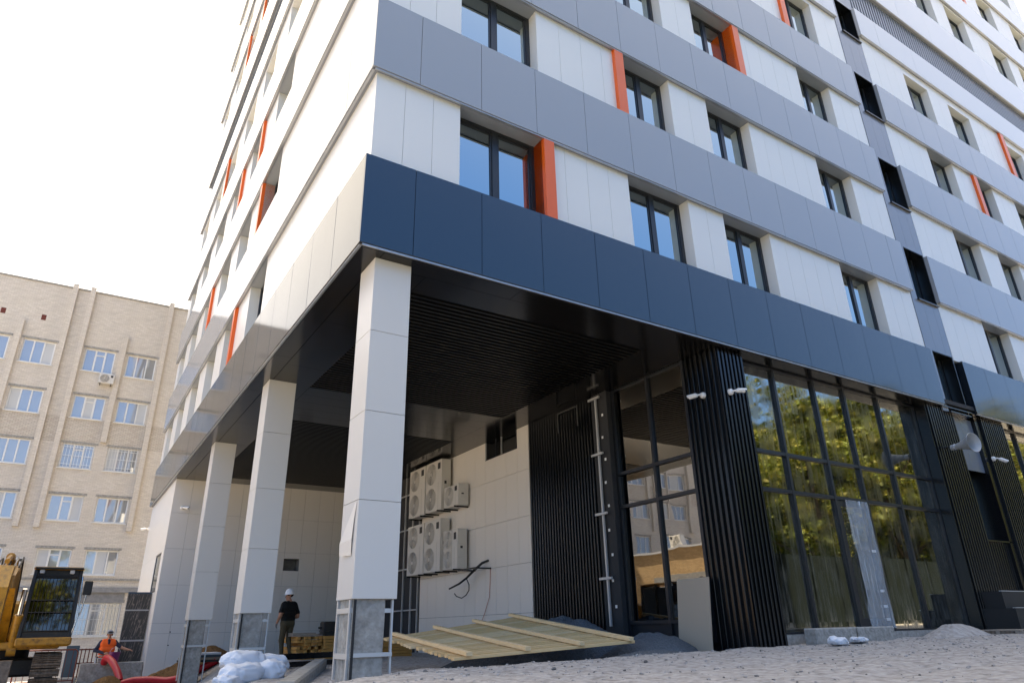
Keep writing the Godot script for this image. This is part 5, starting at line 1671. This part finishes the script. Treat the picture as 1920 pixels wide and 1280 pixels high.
func people() -> void:
	var skin := Color(0.42, 0.22, 0.14)
	var hair := Color(0.03, 0.022, 0.018)
	# the man with the white helmet: seen from behind, stepping away, head turned to his left
	var shirt := Color(0.008, 0.008, 0.009)
	var pants := Color(0.07, 0.055, 0.035)
	var glove := Color(0.16, 0.15, 0.15)
	var p := thing("person", "person in a white helmet, black T-shirt and olive trousers seen from behind", "person", V(3.0, -0.68, -12.75), 0.35, "people on the site")
	var mb := MB.new(); mb.colored = true
	# own axes: the back towards +z, height 1.80
	skin_over(mb, [
		[V(-0.09, 0.93, 0), V(0.09, 0.93, 0), 0.125, 0.125, pants], [V(-0.1, 1.05, 0.0), V(0.1, 1.05, 0.0), 0.115, 0.115, shirt], [V(-0.1, 1.2, 0.0), V(0.1, 1.2, 0.0), 0.115, 0.12, shirt], [V(-0.13, 1.36, 0.01), V(0.13, 1.36, 0.01), 0.11, 0.11, shirt], [V(-0.15, 1.45, 0.0), V(0.15, 1.45, 0.0), 0.075, 0.075, shirt], [V(0, 1.47, 0), V(0, 1.56, -0.015), 0.062, 0.056, skin],
		[V(-0.1, 0.92, 0), V(-0.11, 0.5, -0.05), 0.105, 0.072, pants], [V(-0.11, 0.5, -0.05), V(-0.11, 0.09, 0.02), 0.07, 0.05, pants], [V(0.1, 0.92, 0), V(0.09, 0.5, 0.0), 0.105, 0.072, pants], [V(0.09, 0.5, 0.0), V(0.1, 0.09, 0.12), 0.07, 0.05, pants],
		[V(-0.11, 0.05, 0.05), V(-0.12, 0.04, -0.15), 0.05, 0.042, hair], [V(0.1, 0.05, 0.15), V(0.11, 0.04, -0.05), 0.05, 0.042, hair],
		[V(-0.2, 1.43, 0), V(-0.27, 1.24, 0.03), 0.065, 0.062, shirt], [V(-0.27, 1.24, 0.03), V(-0.29, 1.14, 0.04), 0.05, 0.046, skin], [V(-0.29, 1.14, 0.04), V(-0.25, 0.96, -0.14), 0.046, 0.033, skin],
		[V(0.2, 1.43, 0), V(0.28, 1.22, 0.03), 0.065, 0.062, shirt], [V(0.28, 1.22, 0.03), V(0.29, 1.12, 0.03), 0.05, 0.046, skin], [V(0.29, 1.12, 0.03), V(0.2, 1.04, -0.2), 0.046, 0.033, skin]], 0.014, 0.035)
	skin_over(mb, hand_bones(V(-0.25, 0.95, -0.15), V(0.1, -0.8, -0.4), V(-0.8, 0.1, -0.2), 1.0, glove), 0.0045, 0.005)
	skin_over(mb, hand_bones(V(0.2, 1.04, -0.21), V(-0.6, 0.1, -0.7), V(0.3, 0.6, 0.2), -1.0, skin), 0.0045, 0.005)
	skin_over(mb, head_bones(V(0, 1.66, -0.02), V(-0.85, -0.1, -0.5), skin, hair), 0.006, 0.012)
	obj("body", mb.mesh(), M.figure, p)
	var hm := MB.new()
	var ht := Transform3D(Basis(V(0, 0, 1), 0.05), V(-0.005, 1.715, -0.025))
	hm.lathe([Vector2(0.0, 0.155), Vector2(0.035, 0.152), Vector2(0.075, 0.135), Vector2(0.108, 0.095), Vector2(0.124, 0.045), Vector2(0.128, 0.0), Vector2(0.14, -0.008), Vector2(0.138, -0.014), Vector2(0.12, -0.008)], ht, 28)
	obj("helmet", hm.mesh(), M.hard_hat, p)
	var br := MB.new()
	var hd := V(-0.86, 0, -0.5).normalized()
	for k in 8:
		var a0 := -0.9 + 1.8 * k / 8.0; var a1 := -0.9 + 1.8 * (k + 1) / 8.0
		var q0 := hd.rotated(Vector3.UP, a0); var q1 := hd.rotated(Vector3.UP, a1)
		var c := V(-0.005, 1.71, -0.025)
		br.quad(c + q0 * 0.125, c + q1 * 0.125, c + q1 * (0.14 + 0.05 * cos(a1 * 1.7)) - V(0, 0.02, 0), c + q0 * (0.14 + 0.05 * cos(a0 * 1.7)) - V(0, 0.02, 0))
	obj("helmet_peak", br.mesh(), M.hard_hat, p)
	# the man with the orange vest behind the low wall
	var navy := Color(0.02, 0.026, 0.045)
	var vest := Color(0.85, 0.13, 0.02)
	var cap := Color(0.2, 0.21, 0.23)
	var q := thing("person", "person in an orange vest and grey cap behind the low concrete wall", "person", V(-0.95, -1.55, -19.35), 0.1, "people on the site")
	var mq := MB.new(); mq.colored = true
	skin_over(mq, [
		[V(-0.09, 0.9, 0), V(0.09, 0.9, 0), 0.125, 0.125, navy], [V(-0.1, 1.03, 0.02), V(0.1, 1.03, 0.02), 0.125, 0.125, vest], [V(-0.11, 1.18, 0.03), V(0.11, 1.18, 0.03), 0.125, 0.125, vest], [V(-0.13, 1.34, 0.03), V(0.13, 1.34, 0.03), 0.115, 0.115, vest], [V(-0.13, 1.42, 0.03), V(0.13, 1.42, 0.03), 0.078, 0.078, vest], [V(0.0, 1.36, 0.125), V(0.0, 1.44, 0.1), 0.04, 0.04, navy], [V(0, 1.45, 0.03), V(0, 1.53, 0.05), 0.06, 0.055, skin],
		[V(-0.1, 0.9, 0), V(-0.13, 0.48, 0.03), 0.105, 0.072, navy], [V(-0.13, 0.48, 0.03), V(-0.14, 0.09, -0.02), 0.07, 0.05, navy], [V(0.1, 0.9, 0), V(0.13, 0.48, 0.04), 0.105, 0.072, navy], [V(0.13, 0.48, 0.04), V(0.14, 0.09, -0.03), 0.07, 0.05, navy],
		[V(-0.14, 0.05, -0.05), V(-0.15, 0.04, 0.15), 0.05, 0.042, hair], [V(0.14, 0.05, -0.05), V(0.15, 0.04, 0.15), 0.05, 0.042, hair],
		[V(-0.2, 1.4, 0.02), V(-0.33, 1.16, 0.0), 0.066, 0.055, navy], [V(-0.33, 1.16, 0.0), V(-0.1, 1.06, 0.22), 0.05, 0.035, navy],
		[V(0.2, 1.4, 0.02), V(0.36, 1.24, 0.1), 0.066, 0.052, navy], [V(0.36, 1.24, 0.1), V(0.58, 1.16, 0.2), 0.045, 0.032, skin]], 0.014, 0.035)
	skin_over(mq, hand_bones(V(0.59, 1.16, 0.2), V(0.8, -0.1, 0.2), V(0, 1, 0.1), 1.0, skin, 0.8), 0.0045, 0.005)
	skin_over(mq, hand_bones(V(-0.09, 1.06, 0.23), V(0.7, 0.05, 0.3), V(0, 0.6, 0.6), -1.0, skin, 0.8), 0.0045, 0.005)
	skin_over(mq, head_bones(V(0, 1.62, 0.06), V(-0.15, -0.25, 1), skin, hair), 0.006, 0.012)
	obj("body", mq.mesh(), M.figure, q)
	paint("cap_grey", cap, 0.8)
	var cm := MB.new()
	cm.lathe([Vector2(0, 0.09), Vector2(0.05, 0.08), Vector2(0.085, 0.05), Vector2(0.1, 0.0), Vector2(0.098, -0.02)], Transform3D(Basis(), V(0, 1.68, 0.05)), 24)
	for k in 8:
		var a0 := -0.8 + 1.6 * k / 8.0; var a1 := -0.8 + 1.6 * (k + 1) / 8.0
		var c := V(0, 1.665, 0.05)
		var d0 := V(0, 0, 1).rotated(Vector3.UP, a0); var d1 := V(0, 0, 1).rotated(Vector3.UP, a1)
		cm.quad(c + d0 * 0.095, c + d1 * 0.095, c + d1 * (0.11 + 0.07 * cos(a1 * 1.9)) - V(0, 0.015, 0), c + d0 * (0.11 + 0.07 * cos(a0 * 1.9)) - V(0, 0.015, 0))
	obj("cap", cm.mesh(), M.cap_grey, q)
	paint("reflective", Color(0.5, 0.5, 0.42), 0.4)
	var st := MB.new()
	st.box(Transform3D(Basis(), V(0, 1.0, 0.02)), V(0.46, 0.05, 0.262), 0.1)
	obj("vest_stripe", st.mesh(), M.reflective, q)
